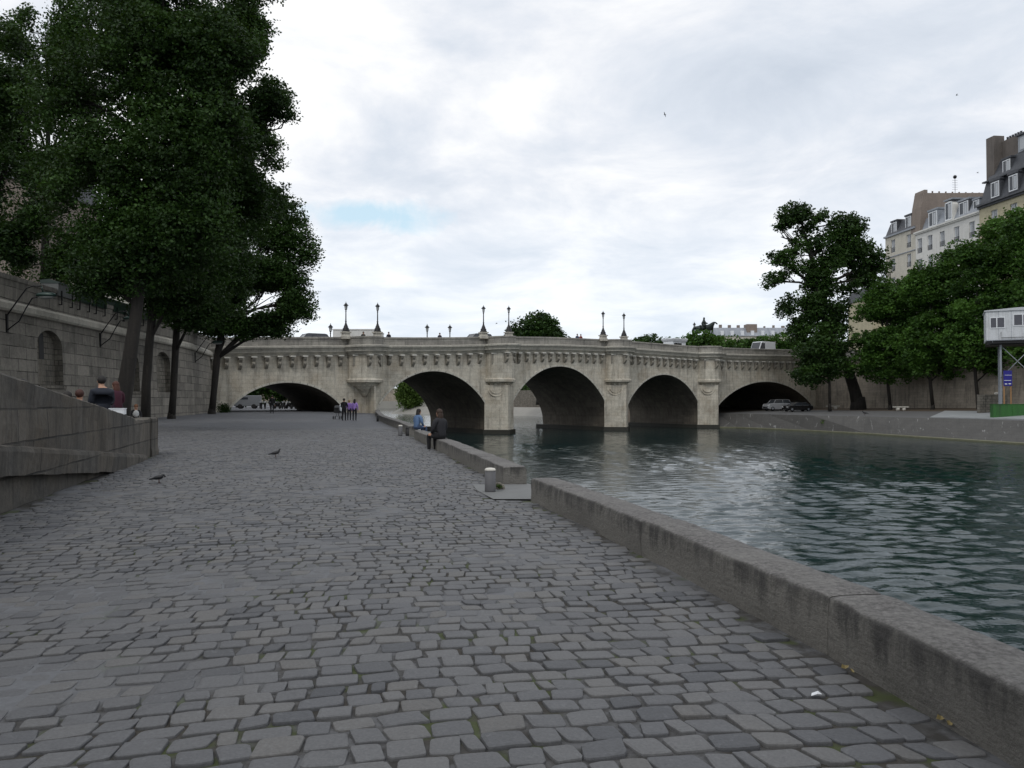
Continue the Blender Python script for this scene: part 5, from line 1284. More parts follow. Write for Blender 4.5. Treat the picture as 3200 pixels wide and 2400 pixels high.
    return t
def yaw_to(dx, dy): return math.atan2(-dx, dy)
# couple seated on the ramp wall
def on_ramp(k, t=-.25): return RW(k, t, rtop(k))
def kpx(px, t):
    return min((abs(RW(k * .02, t, 0).x / RW(k * .02, t, 0).y - (px - 1600) / F), k * .02) for k in range(650))[1]
def seat_at(px, pytop, t, sc):
    q = RW(kpx(px, t), t, 0); return Vector((q.x, q.y, P(px, pytop, q.y).z - .94 * sc))
away = yaw_to(-.72, .69)
person('person in a dark jacket with short black hair seated on the ramp wall, back turned', seat_at(322, 1168, -.8, 1.1), away, 'sit', (.018, .022, .032), (.02, .02, .03), (.01, .008, .007), scale=1.1, lean=.16, bulk=1.4)
person('person with long auburn hair and burgundy top leaning on the dark jacketed one', seat_at(368, 1186, -.8, .94), yaw_to(-.85, .5), 'sit', (.05, .010, .022), (.025, .012, .025), (.07, .022, .012), True, scale=.94, lean=.16)
g = on_ramp(kpx(366, -.2), -.2); mb = MB(); mb.box((-.17, -.1, 0), (.17, .1, .13)); mb.box((-.15, -.103, .015), (.15, -.101, .11), 0); mb.box((-.18, -.11, .13), (.18, .11, .15))
o = mb.build('paper_box', M['white']); o.location = g + Vector((.02, 0, .0)); o.rotation_euler = (.0, .0, .2); tag(o, 'small white box standing on the ramp wall by the burgundy top', 'box')
# three more behind the wall, seated on a low bench on the ramp
def seatbench(x, y, z, L_=1.6):
    mb = MB(); mb.box((x - L_ / 2, y - .22, z - .07), (x + L_ / 2, y + .22, z)); 
    for s in (-1, 1): mb.box((x + s * (L_ / 2 - .2) - .12, y - .18, z - .55), (x + s * (L_ / 2 - .2) + .12, y + .18, z - .07))
    return mb
def headpx(px, py, Y): return P(px, py, Y)
q1 = headpx(211, 1212, 18.6); q2 = headpx(249, 1206, 18.9); q3 = headpx(72, 1172, 15.8)
sz1 = q1.z - .97
for lab, q_, kw in (('person with a round dark bun of hair, only the head above the ramp wall', q1, dict(top=(.05, .03, .03), hair=(.015, .012, .01))),
                    ('person with reddish hair and a pink top seen over the ramp wall', q2, dict(top=(.24, .11, .10), hair=(.05, .016, .010))),
                    ('person with black hair barely visible above the ramp wall at far left', q3, dict(top=(.02, .02, .02), hair=(.012, .01, .01)))):
    person(lab, (q_.x, q_.y, q_.z - .97), yaw_to(-.4, .9), 'sit', legs=(.03, .03, .04), **kw)
o = seatbench((q1.x + q2.x) / 2, 18.7, sz1 + .0).build('stone_bench', M['niche'], None, (q1.x, 18.7, 0)); tag(o, 'low stone bench on the ramp under the person in pink', 'bench')
o = seatbench(q3.x, 15.8, q3.z - .97, 1.0).build('stone_bench', M['niche'], None, (q3.x, 15.8, 0)); tag(o, 'low stone bench on the ramp under the leftmost seated person', 'bench')
# person with pale scarf sitting by the second tree
gq = G(424, 1330, .2); g = P(424, 1300, 40); zg = float(gz(g.x, 40)); 
t = person('person in black with a patterned scarf sitting at the foot of a slim tree', (g.x, 40, zg + .45), yaw_to(.5, -.85), 'sit', (.015, .015, .018), (.02, .02, .02), (.16, .07, .03), lean=.25)
mb = MB(); mb.ball((0, .12, .42), (.16, .14, .2), 10, 6); sc_ = mb.build('scarf', stone('patterned_scarf', (.6, .62, .62), (.7, .72, .72), dark=(.05, .05, .05), bw=.05, bh=.05, joint=1, streak=.6, patch=.5, jm=.01)); sc_.parent = t
mb = MB(); mb.lathe([(.3, 0), (.34, .1), (.3, .42), (.2, .45)], (g.x, 40, zg), 9); o = mb.build('stone_block', M['niche'], None, (g.x, 40, zg)); tag(o, 'rough stone under the person in the patterned scarf', 'stone')
# woman in denim at the far parapet gap and dark woman on the parapet
g = G(1292, 1368, 0); person('person in a blue denim jacket with long dark hair sitting at the parapet gap', (g.x + .12, g.y + .1, .36), yaw_to(.65, .75), 'sit', (.10, .17, .30), (.05, .08, .15), (.015, .012, .01), True, lean=.2, scale=1.0, shoes=(.6, .6, .6))
xx = edgeX(26.4) + .22
person('person in black with bobbed hair sitting on the low parapet above the water', (xx - .02, 26.2, .35), yaw_to(-.72, .72), 'sit', (.022, .022, .026), (.012, .012, .014), (.035, .018, .01), True, scale=1.1, lean=.14, bulk=1.25)
# walkers by the bridge
def gp(px, py, hp=None):
    g = G(px, py, .14); g.z = float(gz(g.x, g.y)); return g
person('person in a long black coat pushing the pram towards the bridge', gp(1075, 1312), yaw_to(-.1, 1), 'push', (.012, .012, .014), (.014, .014, .016), (.02, .015, .01))
person('shorter fair haired person in a purple shirt beside the black coat', gp(1091, 1311), yaw_to(-.05, 1), 'stand', (.30, .18, .50), (.02, .02, .025), (.3, .2, .1), scale=.93)
person('dark haired person in a lilac shirt, rightmost of the walking group', gp(1108, 1312), yaw_to(.05, 1), 'stand', (.38, .24, .62), (.015, .015, .02), (.02, .015, .012), True, scale=.97)
person('lone person in dark clothes standing under the leftmost arch', gp(850, 1301), yaw_to(-.2, 1), 'stand', (.012, .013, .014), (.012, .012, .014), (.03, .02, .015))
# pram
g = gp(1054, 1309); t = thing('pram', 'dark pram with a white cover in front of the black coated walker', 'pram', g)
mb = MB(); mb.prism([(-.35, .55), (.3, .5), (.42, .85), (.1, 1.12), (-.3, .95)], g.x - .2, g.x + .2, 'x', 0, lambda q: Vector((q.x, q.y + g.y, q.z + g.z))); mb.build('carrycot', M['iron'], t)
mb = MB(); mb.prism([(-.05, .7), (.3, .6), (.42, .9), (.15, 1.2), (-.05, 1.1)], g.x + .19, g.x + .3, 'x', 0, lambda q: Vector((q.x, q.y + g.y, q.z + g.z))); mb.build('cover', M['white'], t)
mb = MB(); mb.tube([g + Vector((.1, -.55, 1.0)), g + Vector((.1, .3, .2))], .015, 5); mb.tube([g + Vector((-.1, -.55, 1.0)), g + Vector((-.1, .3, .2))], .015, 5); mb.tube([g + Vector((.1, .3, .55)), g + Vector((.1, -.35, .2))], .015, 5); mb.build('frame', M['iron'], t)
for sx_ in (-.24, .24):
    for sy in (-.35, .35):
        mb = MB(); mb.lathe([(.02, -.02), (.14, -.02), (.15, 0), (.14, .02), (.02, .02)], (0, 0, 0), 12); wo = mb.build('wheel', M['tyre'], None); wo.parent = t; wo.location = (sx_, sy, .15); wo.rotation_euler = (0, PI / 2, 0)
# people on the bridge, heads above the parapet
def on_deck(px, depth):
    s = bs(px) ; return BW(s, -depth, zc(s) + .91)
for px, dp, kw, lab in ((1226, 1.0, dict(top=(.02, .02, .03)), 'person leaning at the bridge parapet right of the first pair of lamps'),
                        (1402, 2.2, dict(top=(.03, .03, .05)), 'person walking on the bridge left of the second pair of lamps'),
                        (1822, 1.2, dict(top=(.03, .05, .1)), 'person on the bridge above the middle arch, in dark blue'),
                        (1836, 1.4, dict(top=(.2, .03, .02)), 'person in a dark red top on the bridge beside the one in dark blue'),
                        (1146, 1.0, dict(top=(.02, .02, .02)), 'person seen between the first pair of lamps on the bridge')):
    person(lab, on_deck(px, dp), yaw_to(.559, -.829), 'stand', scale=1.03, **kw)

# ================================================================ birds
def bird_ground(label, g, yaw, s=1.0, bend=0.0):
    t = thing('pigeon', label, 'bird', g, yaw)
    J = {'b': (0, 0, .13, .062, .055), 'c': (0, .07, .15, .055), 'n': (0, .115, .20, .03), 'h': (0, .13, .245 - bend, .027), 'k': (0, .165, .238 - bend, .008), 'r': (0, -.09, .115, .04, .03), 't': (0, -.21, .085, .022, .012)}
    E = [('b', 'c'), ('c', 'n'), ('n', 'h'), ('h', 'k'), ('b', 'r'), ('r', 't')]
    skin_body('body', J, E, {}, [plain('dark_feather', (.012, .013, .016), .5)], t)
    mb = MB()
    for sx_ in (-.025, .025): mb.tube([(sx_, .01, .1), (sx_, .015, 0.005)], .006, 5); mb.tube([(sx_, -.01, .006), (sx_, .05, .006)], .004, 4)
    l = mb.build('legs', plain('bird_leg', (.07, .025, .02), .6)); l.parent = t; t.scale = (s, s, s); return t
g = G(495, 1510, 0); bird_ground('dark pigeon crouching on the cobbles nearest the ramp wall', g + Vector((0, 0, .0)), -1.4, .85, .09)
g = G(860, 1429, 0); bird_ground('dark pigeon walking in the middle of the quay', g, -1.45, .95)
def bird_fly(label, px, py, Y, s, roll, yaw):
    c = P(px, py, Y); t = thing('flying_bird', label, 'bird', c, yaw)
    mb = MB(); mb.ball((0, 0, 0), (.05, .17, .045), 8, 6); mb.ball((0, .17, .02), (.03, .05, .03), 6, 5); mb.prism([(-.03, -.14), (.03, -.14), (.06, -.3), (-.06, -.3)], -.01, .01, 'z'); b_ = mb.build('body', M['iron']); b_.parent = t
    for sg in (-1, 1):
        mb = MB(); mb.mesh([(0, .1, .02), (sg * .2, .13, .10), (sg * .45, .02, .06), (sg * .2, -.07, .08), (0, -.08, .02), (0, 0, .035), (sg * .2, .04, .11)], [(0, 1, 6, 5), (1, 2, 6), (6, 2, 3), (5, 6, 3, 4), (0, 4, 3, 1), (1, 3, 2)]); w_ = mb.build('wing', M['iron']); w_.parent = t
    t.rotation_euler = (.3, roll, yaw); t.scale = (s, s, s)
bird_fly('dark bird flying high in the middle of the sky', 2077, 358, 60, .5, 1.0, .8)
bird_fly('small dark bird flying high at the right of the sky', 2990, 297, 75, .4, .3, 1.4)
bird_fly('bird flying low between the second pair of lamps', 1552, 1011, 80, .5, .2, -1.2)
bird_fly('tiny pale bird in flight left of the tall slate roof', 3055, 540, 90, .45, .1, 1.5)

# ================================================================ vehicles
qs = bpy.data.objects['island_quay']; dgq = bpy.context.evaluated_depsgraph_get()
bv = BVHTree.FromPolygons([tuple(v.co) for v in qs.data.vertices], [tuple(p.vertices) for p in qs.data.polygons])
def drop(x, y):
    h = bv.ray_cast(Vector((x, y, 20)), Vector((0, 0, -1))); return h[0].z if h[0] else 0.0
def hitq(px, py):
    h = bv.ray_cast(Vector((0, 0, CAMZ)), ray(px, py)); return h[0] if h[0] else G(px, py, 0)
def car(label, loc, yaw, paint, suv=False, group=None, L_=4.3):
    t = thing('parked_car', label, 'car', loc, yaw, group); pm = plain('car_paint', paint, .25, .1); pm.node_tree.nodes['Principled BSDF'].inputs['Coat Weight'].default_value = .6
    h = .25 if suv else .0; wd = .88; a = L_ / 2
    low = [(-a, .35), (-a + .05, .62 + h * .6), (-a + .25, .86 + h), (-a + 1.1, .95 + h), (a - .9, .97 + h), (a - .1, .9 + h), (a, .6), (a - .05, .3), (a - .35, .22), (-a + .4, .22)]
    if suv: cab = [(-a + 1.0, .93 + h), (-a + 1.5, 1.5 + h), (a - .5, 1.52 + h), (a - .12, .95 + h)]
    else: cab = [(-a + 1.0, .93), (-a + 1.75, 1.38), (a - 1.3, 1.40), (a - .45, .95)]
    mb = MB(); mb.prism(low, -wd, wd, 'y'); b_ = mb.build('body', pm); b_.parent = t; bevel(b_, .09, 3)
    def fr(k, z0): return [(x * k, z) for x, z in cab]
    mb = MB(); n = 4; wi = wd - .04; wo = wd - .2
    vs = [Vector((x, -(wi if z < 1.2 + h else wo), z)) for x, z in cab] + [Vector((x, (wi if z < 1.2 + h else wo), z)) for x, z in cab]
    mb.mesh(vs, [(0, 1, 2, 3)[::-1], (4, 5, 6, 7), (0, 4, 5, 1), (2, 6, 7, 3), (1, 5, 6, 2)]); gl = mb.build('windows', M['pane']); gl.parent = t
    mb = MB(); zr = cab[1][1]; mb.prism([(cab[1][0] - .05, zr - .01), (cab[1][0] + .2, zr + .05), (cab[2][0] - .2, zr + .06), (cab[2][0] + .05, zr)], -wo - .02, wo + .02, 'y')
    for sy in (-1, 1):
        for i_, j_ in ((0, 1), (3, 2)):
            mb.tube([(cab[i_][0], sy * (wi + .005), cab[i_][1]), (cab[j_][0], sy * (wo + .005), cab[j_][1])], .045, 5)
        xm = (cab[0][0] + cab[3][0]) / 2 + .1; mb.tube([(xm, sy * (wi + .01), cab[0][1]), (xm, sy * (wo + .01), zr)], .04, 5)
    r_ = mb.build('roof', pm); r_.parent = t
    for sx_ in (-a + .8, a - .8):
        for sy in (-1, 1):
            mb = MB(); R_ = .34 if suv else .31; mb.lathe([(R_ * .6, -.1), (R_, -.09), (R_, .09), (R_ * .6, .1)], (0, 0, 0), 18); w_ = mb.build('wheel', M['tyre']); w_.parent = t; w_.location = (sx_, sy * (wd - .08), R_); w_.rotation_euler = (PI / 2, 0, 0)
            mb = MB(); mb.lathe([(.05, -.105), (R_ * .6, -.1), (R_ * .55, .1), (.05, .105)], (0, 0, 0), 10); rr = mb.build('rim', M['zinc']); rr.parent = w_
    for sy in (-1, 1):
        mb = MB(); mb.ball((-a + .06, sy * .62, .66 + h * .6), (.08, .18, .09), 8, 6); hl = mb.build('headlight', M['glass_lamp']); hl.parent = t
    mb = MB(); mb.box((-a - .03, -.5, .42), (-a + .05, .5, .6)); gg = mb.build('grille', M['iron']); gg.parent = t
    return t
for px, pyb, Yc, paint, suv, lab, yw in ((2428, 1279, 127, (.35, .36, .38), True, 'silver grey off-road car parked under the rightmost arch', .28), (2492, 1281, 121, (.012, .012, .014), False, 'black saloon car parked in front of the rightmost arch', .2)):
    x = P(px, pyb, Yc).x; car(lab, (x, Yc, drop(x, Yc)), yw, paint, suv)
def bz_deck(px, depth):
    s = bs(px); return BW(s, -depth, zc(s) + .905), zc(s)
for px, dp, paint, lab in ((1020, 5, (.015, .015, .02), 'dark car crossing the bridge left of the first pair of lamps'), (1556, 5, (.02, .02, .025), 'dark car crossing the bridge between the second pair of lamps')):
    p_, _ = bz_deck(px, dp); car(lab, p_, math.atan2(DB.y, DB.x), paint, True)
# white van and flared white kiosk on the bridge
def van(label, loc, yaw, L_, hgt, paint='white'):
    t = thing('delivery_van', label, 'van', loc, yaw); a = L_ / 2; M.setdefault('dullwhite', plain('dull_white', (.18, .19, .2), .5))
    mb = MB(); mb.prism([(-a, .35), (-a - .02, .9), (-a + .5, 1.25), (-a + 1.1, hgt - .05), (-a + 1.4, hgt), (a, hgt), (a + .03, .4)], -.95, .95, 'y'); b_ = mb.build('body', M[paint]); b_.parent = t; bevel(b_, .07, 2)
    mb = MB(); mb.prism([(-a + .62, 1.32), (-a + 1.1, hgt - .25), (-a + 1.9, hgt - .25), (-a + 1.9, 1.32)], -.965, .965, 'y'); mb.prism([(-a + .46, 1.28), (-a + .98, hgt - .16), (-a + 1.0, hgt - .14), (-a + .5, 1.22)], -.8, .8, 'y'); g_ = mb.build('windows', M['pane']); g_.parent = t
    for sx_ in (-a + .8, a - .9):
        for sy in (-1, 1):
            mb = MB(); mb.lathe([(.2, -.1), (.34, -.09), (.34, .09), (.2, .1)], (0, 0, 0), 16); w_ = mb.build('wheel', M['tyre']); w_.parent = t; w_.location = (sx_, sy * .88, .34); w_.rotation_euler = (PI / 2, 0, 0)
    return t
p_, _ = bz_deck(2445, 4); van('white van on the right end of the bridge beside the leaning tree', p_, math.atan2(DB.y, DB.x), 4.6, 2.55)
p_, _ = bz_deck(2200, 6); t = thing('kiosk', 'white flat-topped kiosk on the bridge below the bronze rider', 'kiosk', p_, math.atan2(DB.y, DB.x))
mb = MB(); mb.box((-1.4, -1, 0), (1.4, 1, 2.1)); mb.build('booth', M['white'], None).parent = t
mb = MB(); mb.lathe([(1.95, 2.1), (2.15, 2.3), (2.3, 2.55), (2.2, 2.62)], (0, 0, 0), 4, a0=PI / 4, smooth=False, sc=(1, .8)); mb.build('canopy', M['white'], None).parent = t
mb = MB(); mb.box((-1.1, -1.03, 1.1), (.5, -1.01, 1.9)); mb.build('hatch', M['iron'], None).parent = t
# white van and motorbikes beyond the leftmost arch
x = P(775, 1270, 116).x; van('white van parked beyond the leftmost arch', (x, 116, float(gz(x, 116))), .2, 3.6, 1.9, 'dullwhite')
def moto_proto():
    t = thing('motorcycle', '', 'motorcycle'); 
    for y in (-.65, .65):
        mb = MB(); n = 18; mb.lathe([(.2, -.05), (.3, -.05), (.31, 0), (.3, .05), (.2, .05)], (0, 0, 0), 16); w_ = mb.build('wheel', M['tyre']); w_.parent = t; w_.location = (0, y, .31); w_.rotation_euler = (0, PI / 2, 0)
        mb = MB(); mb.lathe([(.02, -.03), (.2, -.02), (.2, .02), (.02, .03)], (0, 0, 0), 10); r_ = mb.build('rim', M['zinc']); r_.parent = w_
    mb = MB(); mb.prism([(-.5, .4), (-.6, .75), (-.2, .72), (.1, .92), (.4, .85), (.45, .55), (.2, .28), (-.3, .28)], -.14, .14, 'x'); b_ = mb.build('body', M['iron']); b_.parent = t; bevel(b_, .05, 2)
    mb = MB(); mb.prism([(-.75, .82), (-.7, .9), (-.1, .84), (0, .8), (-.1, .74), (-.5, .74)], -.13, .13, 'x'); s_ = mb.build('saddle', M['tyre']); s_.parent = t
    mb = MB(); mb.tube([(-.32, .3, 1.02), (0, .36, 1.0), (.32, .3, 1.02)], .02, 5); mb.tube([(.08, .36, 1.0), (.08, .65, .31)], .025, 5); mb.tube([(-.08, .36, 1.0), (-.08, .65, .31)], .025, 5); h_ = mb.build('handlebar', M['zinc']); h_.parent = t
    mb = MB(); mb.ball((0, .5, .9), (.1, .08, .1), 8, 6); l_ = mb.build('headlight', M['glass_lamp']); l_.parent = t
    return t
mp = moto_proto(); ml = ['motorcycle nearest the white van beyond the leftmost arch', 'second motorcycle from the white van', 'third motorcycle from the white van', 'motorcycle just left of the lone dark person', 'motorcycle just right of the lone dark person', 'second motorcycle right of the lone dark person', 'motorcycle one from the right end of the row', 'rightmost motorcycle of the row beyond the leftmost arch']
for i in range(8):
    o = mp if i == 0 else copy_tree(mp); x = P(812 + i * 18, 1280, 112).x; o.location = (x, 112 + rnd.uniform(-.5, .5), float(gz(x, 112))); o.rotation_euler = (0, 0, rnd.uniform(.2, .9)); o['label'] = ml[i]; o['group'] = 'motorcycles parked beyond the arch'
# shrub by the bridge foot and the leaf mass beyond the first arch
tree('shrub', 'dark shrub growing at the foot of the bridge beside the farthest tree', 'shrub', [(P(700, 1296, 78), .05), (P(700, 1285, 78), .04), (P(700, 1275, 78), .03)], [B(700, 1278, 77.6, 20, 16)], 60, 20, .12, .3, 70, 'leafdark', thr=.05, twigs=0)
for i, (px, py, rx, ry) in enumerate(((800, 1205, 60, 40), (880, 1215, 60, 45), (740, 1225, 50, 40), (950, 1225, 50, 40))):
    tree('street_tree', ['dark tree behind the lone person under the arch, centre left', 'dark tree filling the middle of the leftmost arch', 'dark tree at the left edge of the leftmost arch', 'dark tree at the right of the leftmost arch opening'][i], 'tree', [(P(px, 1285, 135), .2), (P(px, 1250, 135), .16), (P(px, py, 135), .1)], [B(px, py, 135, rx, ry)], 170, 20, .4, .9, 80 + i, 'leafdark', 'trees beyond the leftmost arch', thr=.1, twigs=0)

# ================================================================ equestrian statue
Ys = 150; c = P(2200, 1056, Ys); sc_ = (P(2200, 993, Ys).z - c.z) / 3.35
t = thing('equestrian_statue', 'dark bronze statue of a rider on a walking horse above the bushes', 'statue', (c.x, Ys, c.z - 5.5))
mb = MB(); mb.box((-1.7, -.9, -2.5), (1.7, .9, 5.0)); mb.box((-1.9, -1.1, 5.0), (1.9, 1.1, 5.5)); mb.build('pedestal', M['cornice']).parent = t
J = {'rump': (-.75, 0, 1.55, .44, .42), 'bar': (-.1, 0, 1.5, .42, .44), 'chest': (.55, 0, 1.6, .42, .45), 'nk': (.95, 0, 2.0, .30), 'nk2': (1.15, 0, 2.35, .23), 'hd': (1.35, 0, 2.4, .13), 'mz': (1.62, 0, 2.08, .085), 'tl': (-1.15, 0, 1.6, .16), 'tl2': (-1.35, 0, 1.0, .18), 'tl3': (-1.3, 0, .55, .05)}
E = [('bar', 'rump'), ('bar', 'chest'), ('chest', 'nk'), ('nk', 'nk2'), ('nk2', 'hd'), ('hd', 'mz'), ('rump', 'tl'), ('tl', 'tl2'), ('tl2', 'tl3')]
for n, y, kx, hx_ in (('a', -.2, -.45, -.95), ('b', .2, -.75, -1.15)):
    J['st' + n] = (kx, y, 1.05, .24); J['hk' + n] = (hx_, y, .62, .14); J['ft' + n] = (hx_ + .1, y, .08, .07); E += [('rump', 'st' + n), ('st' + n, 'hk' + n), ('hk' + n, 'ft' + n)]
J['ka'] = (.62, -.2, .95, .1); J['fa'] = (.6, -.2, .08, .07); E += [('chest', 'ka'), ('ka', 'fa')]
J['kb'] = (1.05, .2, 1.2, .1); J['fb'] = (.95, .2, .75, .07); E += [('chest', 'kb'), ('kb', 'fb')]
J['pv'] = (-.05, 0, 2.0, .28); J['tr'] = (-.03, 0, 2.45, .29); J['ne'] = (0, 0, 2.78, .09); J['he'] = (.02, 0, 3.0, .14); J['ht'] = (.02, 0, 3.2, .1)
E += [('bar', 'pv'), ('pv', 'tr'), ('tr', 'ne'), ('ne', 'he'), ('he', 'ht')]
for n, y in (('l', -1), ('r', 1)):
    J['ae' + n] = (.15, y * .32, 2.3, .08); J['ah' + n] = (.45, y * .2, 2.2, .06); J['lk' + n] = (.3, y * .42, 1.65, .12); J['lf' + n] = (.2, y * .45, 1.1, .08); E += [('tr', 'ae' + n), ('ae' + n, 'ah' + n), ('pv', 'lk' + n), ('lk' + n, 'lf' + n)]
J = {'bar': J.pop('bar'), **J}
so_ = skin_body('horse_and_rider', J, E, {}, [M['bronze']], t); so_.location = (0, 0, 5.5); so_.scale = (sc_ * 1.4, sc_ * 1.3, sc_ * 1.08)

# ================================================================ left wall furniture
def wall_lamp(pxw, label):
    s = wls(pxw); a = WL(s, .06, 5.4); Y = a.y; t = thing('wall_lamp', label, 'wall lamp', (a.x, a.y, 5.4), group='bracket lamps on the left river wall')
    o_ = Vector((1, -.05, 0)).normalized(); V_ = lambda d, z, y=0: Vector((a.x, a.y, 0)) + o_ * d + Vector((0, y, z))
    mb = MB(); mb.box((a.x - .1, a.y - .05, 4.95), (a.x + .02, a.y + .05, 5.85)); mb.build('bracket', M['iron'], t)
    mb = MB(); mb.tube([V_(0, 5.8), V_(.5, 6.5), V_(.95, 7.1), V_(1.3, 7.22), V_(1.7, 7.2)], .032, 7); mb.tube([V_(0, 5.05), V_(.6, 5.5), V_(.95, 6.15), V_(1.25, 6.62), V_(1.5, 6.66)], .032, 7); mb.build('arm', M['iron'], t)
    mb = MB(); c0 = V_(1.95, 6.75)
    mb.ball((0, 0, 0), (.52, .2, .17), 14, 8, 0, lambda q: Vector((c0.x + q.x, c0.y + q.y, c0.z + max(q.z, -.05)))); mb.tube([V_(1.7, 7.2), V_(1.8, 6.9)], .03, 5); mb.build('hood', M['greeniron'], t)
    mb = MB(); mb.ball((c0.x, c0.y, c0.z - .08), (.42, .16, .12), 12, 6); mb.build('lens', plain('milky_lens', (.2, .21, .2), .3), t)
wall_lamp(24, 'green bracket lamp on the left wall nearest the camera'); wall_lamp(316, 'green bracket lamp on the left wall beside the thick leaning trunk'); wall_lamp(612, 'green bracket lamp on the left wall near the bridge')
# book stalls on the parapet
s0 = wls(178); bx = None
labs = ['grey fronted bookstall box on the wall nearest the camera', 'dark green bookstall box, second from the nearest one', 'dark green bookstall box, third along the wall', 'dark green bookstall box, fourth along the wall', 'dark green bookstall box half hidden by the trunks', 'dark green bookstall box nearest the bridge']
for i in range(6):
    s = s0 + i * 2.35 + (0 if i < 3 else 1.0); t = thing('bookstall_box', labs[i], 'bookstall', WL(s, 0, 7.4), group='bookstall boxes on the left parapet')
    fn = lambda q, s=s: WL(s + q.x, q.y, q.z)
    mb = MB(); mb.box((0, -.75, 7.45), (2.1, .16, 8.12), 0, fn); mb.build('case', M['greenbox'] if i else plain('grey_panel', (.12, .125, .12), .6), t)
    mb = MB(); mb.prism([(-.8, 8.12), (.22, 8.12), (.2, 8.2), (-.3, 8.36), (-.8, 8.3)], -.03, 2.13, 'x', 0, fn); mb.build('lid', M['greenbox'], t)
    for k in (.35, 1.7): mb = MB(); mb.box((k, .16, 6.95), (k + .05, .22, 7.75), 0, fn); mb.box((k, .02, 6.95), (k + .05, .162, 7.0), 0, fn); mb.build('strut', M['iron'], t)

# ================================================================ right bank furniture
Yc = 85
def X_(px, Y=Yc): return P(px, 1200, Y).x
t = thing('site_cabin', 'white cabin raised on steel stilts at the right edge of the quay', 'cabin', (X_(3082), Yc, drop(X_(3120), Yc)))
t.rotation_euler = (0, 0, -.5)
mb = MB(); z0, z1 = P(1, 1066, Yc).z, P(1, 974, Yc).z; xl, xr = X_(3082), X_(3082) + 9.5
mb.box((xl, Yc, z0), (xr, Yc + 4.5, z1)); b_ = mb.build('cabin_shell', M['cabinwhite'], t)
mb = MB(); mb.prism([(xl - .1, z1), (xr + .1, z1), (xr + .1, z1 + .14), (xl + 3, z1 + .3), (xl - .1, z1 + .1)], Yc - .12, Yc + 4.6, 'y'); mb.build('roof', plain('grey_sheet', (.5, .52, .54), .5), t)
mb = MB(); mb.box((xl + .1, Yc + .05, z0 - .42), (xr, Yc + 4.4, z0 - .003)); mb.box((xl + .4, Yc - .4, z0 - .3), (xr, Yc + .04, z0 - .2)); mb.build('platform', M['iron'], t)
for pa, pb, ya, yb in ((3096, 3132, 995, 1025), (3158, 3208, 988, 1020)):
    xa, xb, za, zb = X_(pa), X_(pb), P(1, yb, Yc).z, P(1, ya, Yc).z; mb = MB()
    mb.box((xa - .08, Yc - .06, za - .08), (xb + .08, Yc - .001, za)); mb.box((xa - .08, Yc - .06, zb), (xb + .08, Yc - .001, zb + .08)); mb.box((xa - .08, Yc - .06, za), (xa, Yc - .001, zb)); mb.box((xb, Yc - .06, za), (xb + .08, Yc - .001, zb)); xm = xa + (xb - xa) * .45; mb.box((xm - .05, Yc - .06, za), (xm + .05, Yc - .001, zb))
    w_ = mb.build('window', M['white'], t); mb = MB(); mb.box((xa, Yc - .03, za), (xb, Yc - .02, zb)); mb.build('pane', plain('dull_pane', (.07, .07, .085), .2), w_)
mb = MB()
for k in range(8): mb.box((xl + 1.15 * k + .02, Yc - .02, z0), (xl + 1.15 * k + .05, Yc - .002, z0 + (z1 - z0) * .995))
mb.box((xl, Yc - .035, z0), (xr, Yc - .002, z0 + .1)); mb.build('panel_joints', M['zinc'], t)
mb = MB(); mb.tube([(xl + 1.4, Yc - .1, z0 + .9), (xl + 1.4, Yc - .1, z0 + .3), (xr, Yc - .1, z0 + .32)], .025, 5); mb.build('cable', M['iron'], t)
mb = MB(); mb.tube([(xl + .6, Yc - .38, z0 - .2), (xl + .6, Yc - .38, z0 + .0)], .02, 4); mb.tube([(xl + .4, Yc - .38, z0 - .0), (xr, Yc - .38, z0 + .02)], .02, 4); mb.build('rail', M['zinc'], t)
xs = [X_(3122), X_(3122) + 3.0, X_(3122) + 6.0]; zb_ = drop(xs[0], Yc) - .05
for x in xs:
    for y in (Yc + .3, Yc + 4.0):
        mb = MB(); mb.box((x - .09, y - .09, zb_), (x + .09, y + .09, z0 - .42)); mb.build('post', M['zinc'], t)
mb = MB(); zt2 = z0 - .5; h_ = 3.4
for x in xs[:-1]: mb.tube([(x, Yc + .25, zt2), (x + 3.0, Yc + .25, zt2 - h_)], .045, 6); mb.tube([(x + 3.0, Yc + .2, zt2), (x, Yc + .2, zt2 - h_)], .045, 6)
mb.build('brace', M['zinc'], t)
t = thing('information_board', 'small blue notice board on two wooden legs under the raised cabin', 'sign', (X_(3150, 84), 84, drop(X_(3150, 84), 84)))
xa, xb, za, zb = X_(3137, 84), X_(3163, 84), P(1, 1206, 84).z, P(1, 1158, 84).z; zg = drop(xa, 84) - .05
mb = MB(); mb.box((xa, 84, za), (xb, 84.06, zb)); mb.build('panel', plain('blue_board', (.02, .02, .22), .4), t)
mb = MB(); mb.box((xa + .04, 83.985, za + .55), (xb - .1, 83.998, za + .6)); mb.box((xa + .1, 83.985, zb - .5), (xb - .04, 83.998, zb - .46)); mb.ball((xa + .22, 83.99, za + .2), (.16, .02, .06), 8, 6); mb.ball((xb - .25, 83.99, za + .22), (.16, .02, .06), 8, 6); mb.build('white_marks', M['white'], t)
for x in (xa + .08, xb - .08): mb = MB(); mb.box((x - .05, 84.07, zg), (x + .05, 84.16, za + .2)); mb.build('leg', M['wood'], t)
x0, x1 = X_(3102, 83), X_(3102, 83) + 11; mb = MB(); zg = drop(x0, 83) - .1; mb.box((x0, 83, zg), (x1, 83.5, P(1, 1264, 83).z)); mb.box((x0 - .05, 82.95, P(1, 1264, 83).z), (x1, 83.55, P(1, 1262.5, 83).z))
for k in range(6): mb.box((x0 + k * 2, 82.97, zg), (x0 + k * 2 + .06, 82.998, P(1, 1264, 83).z))
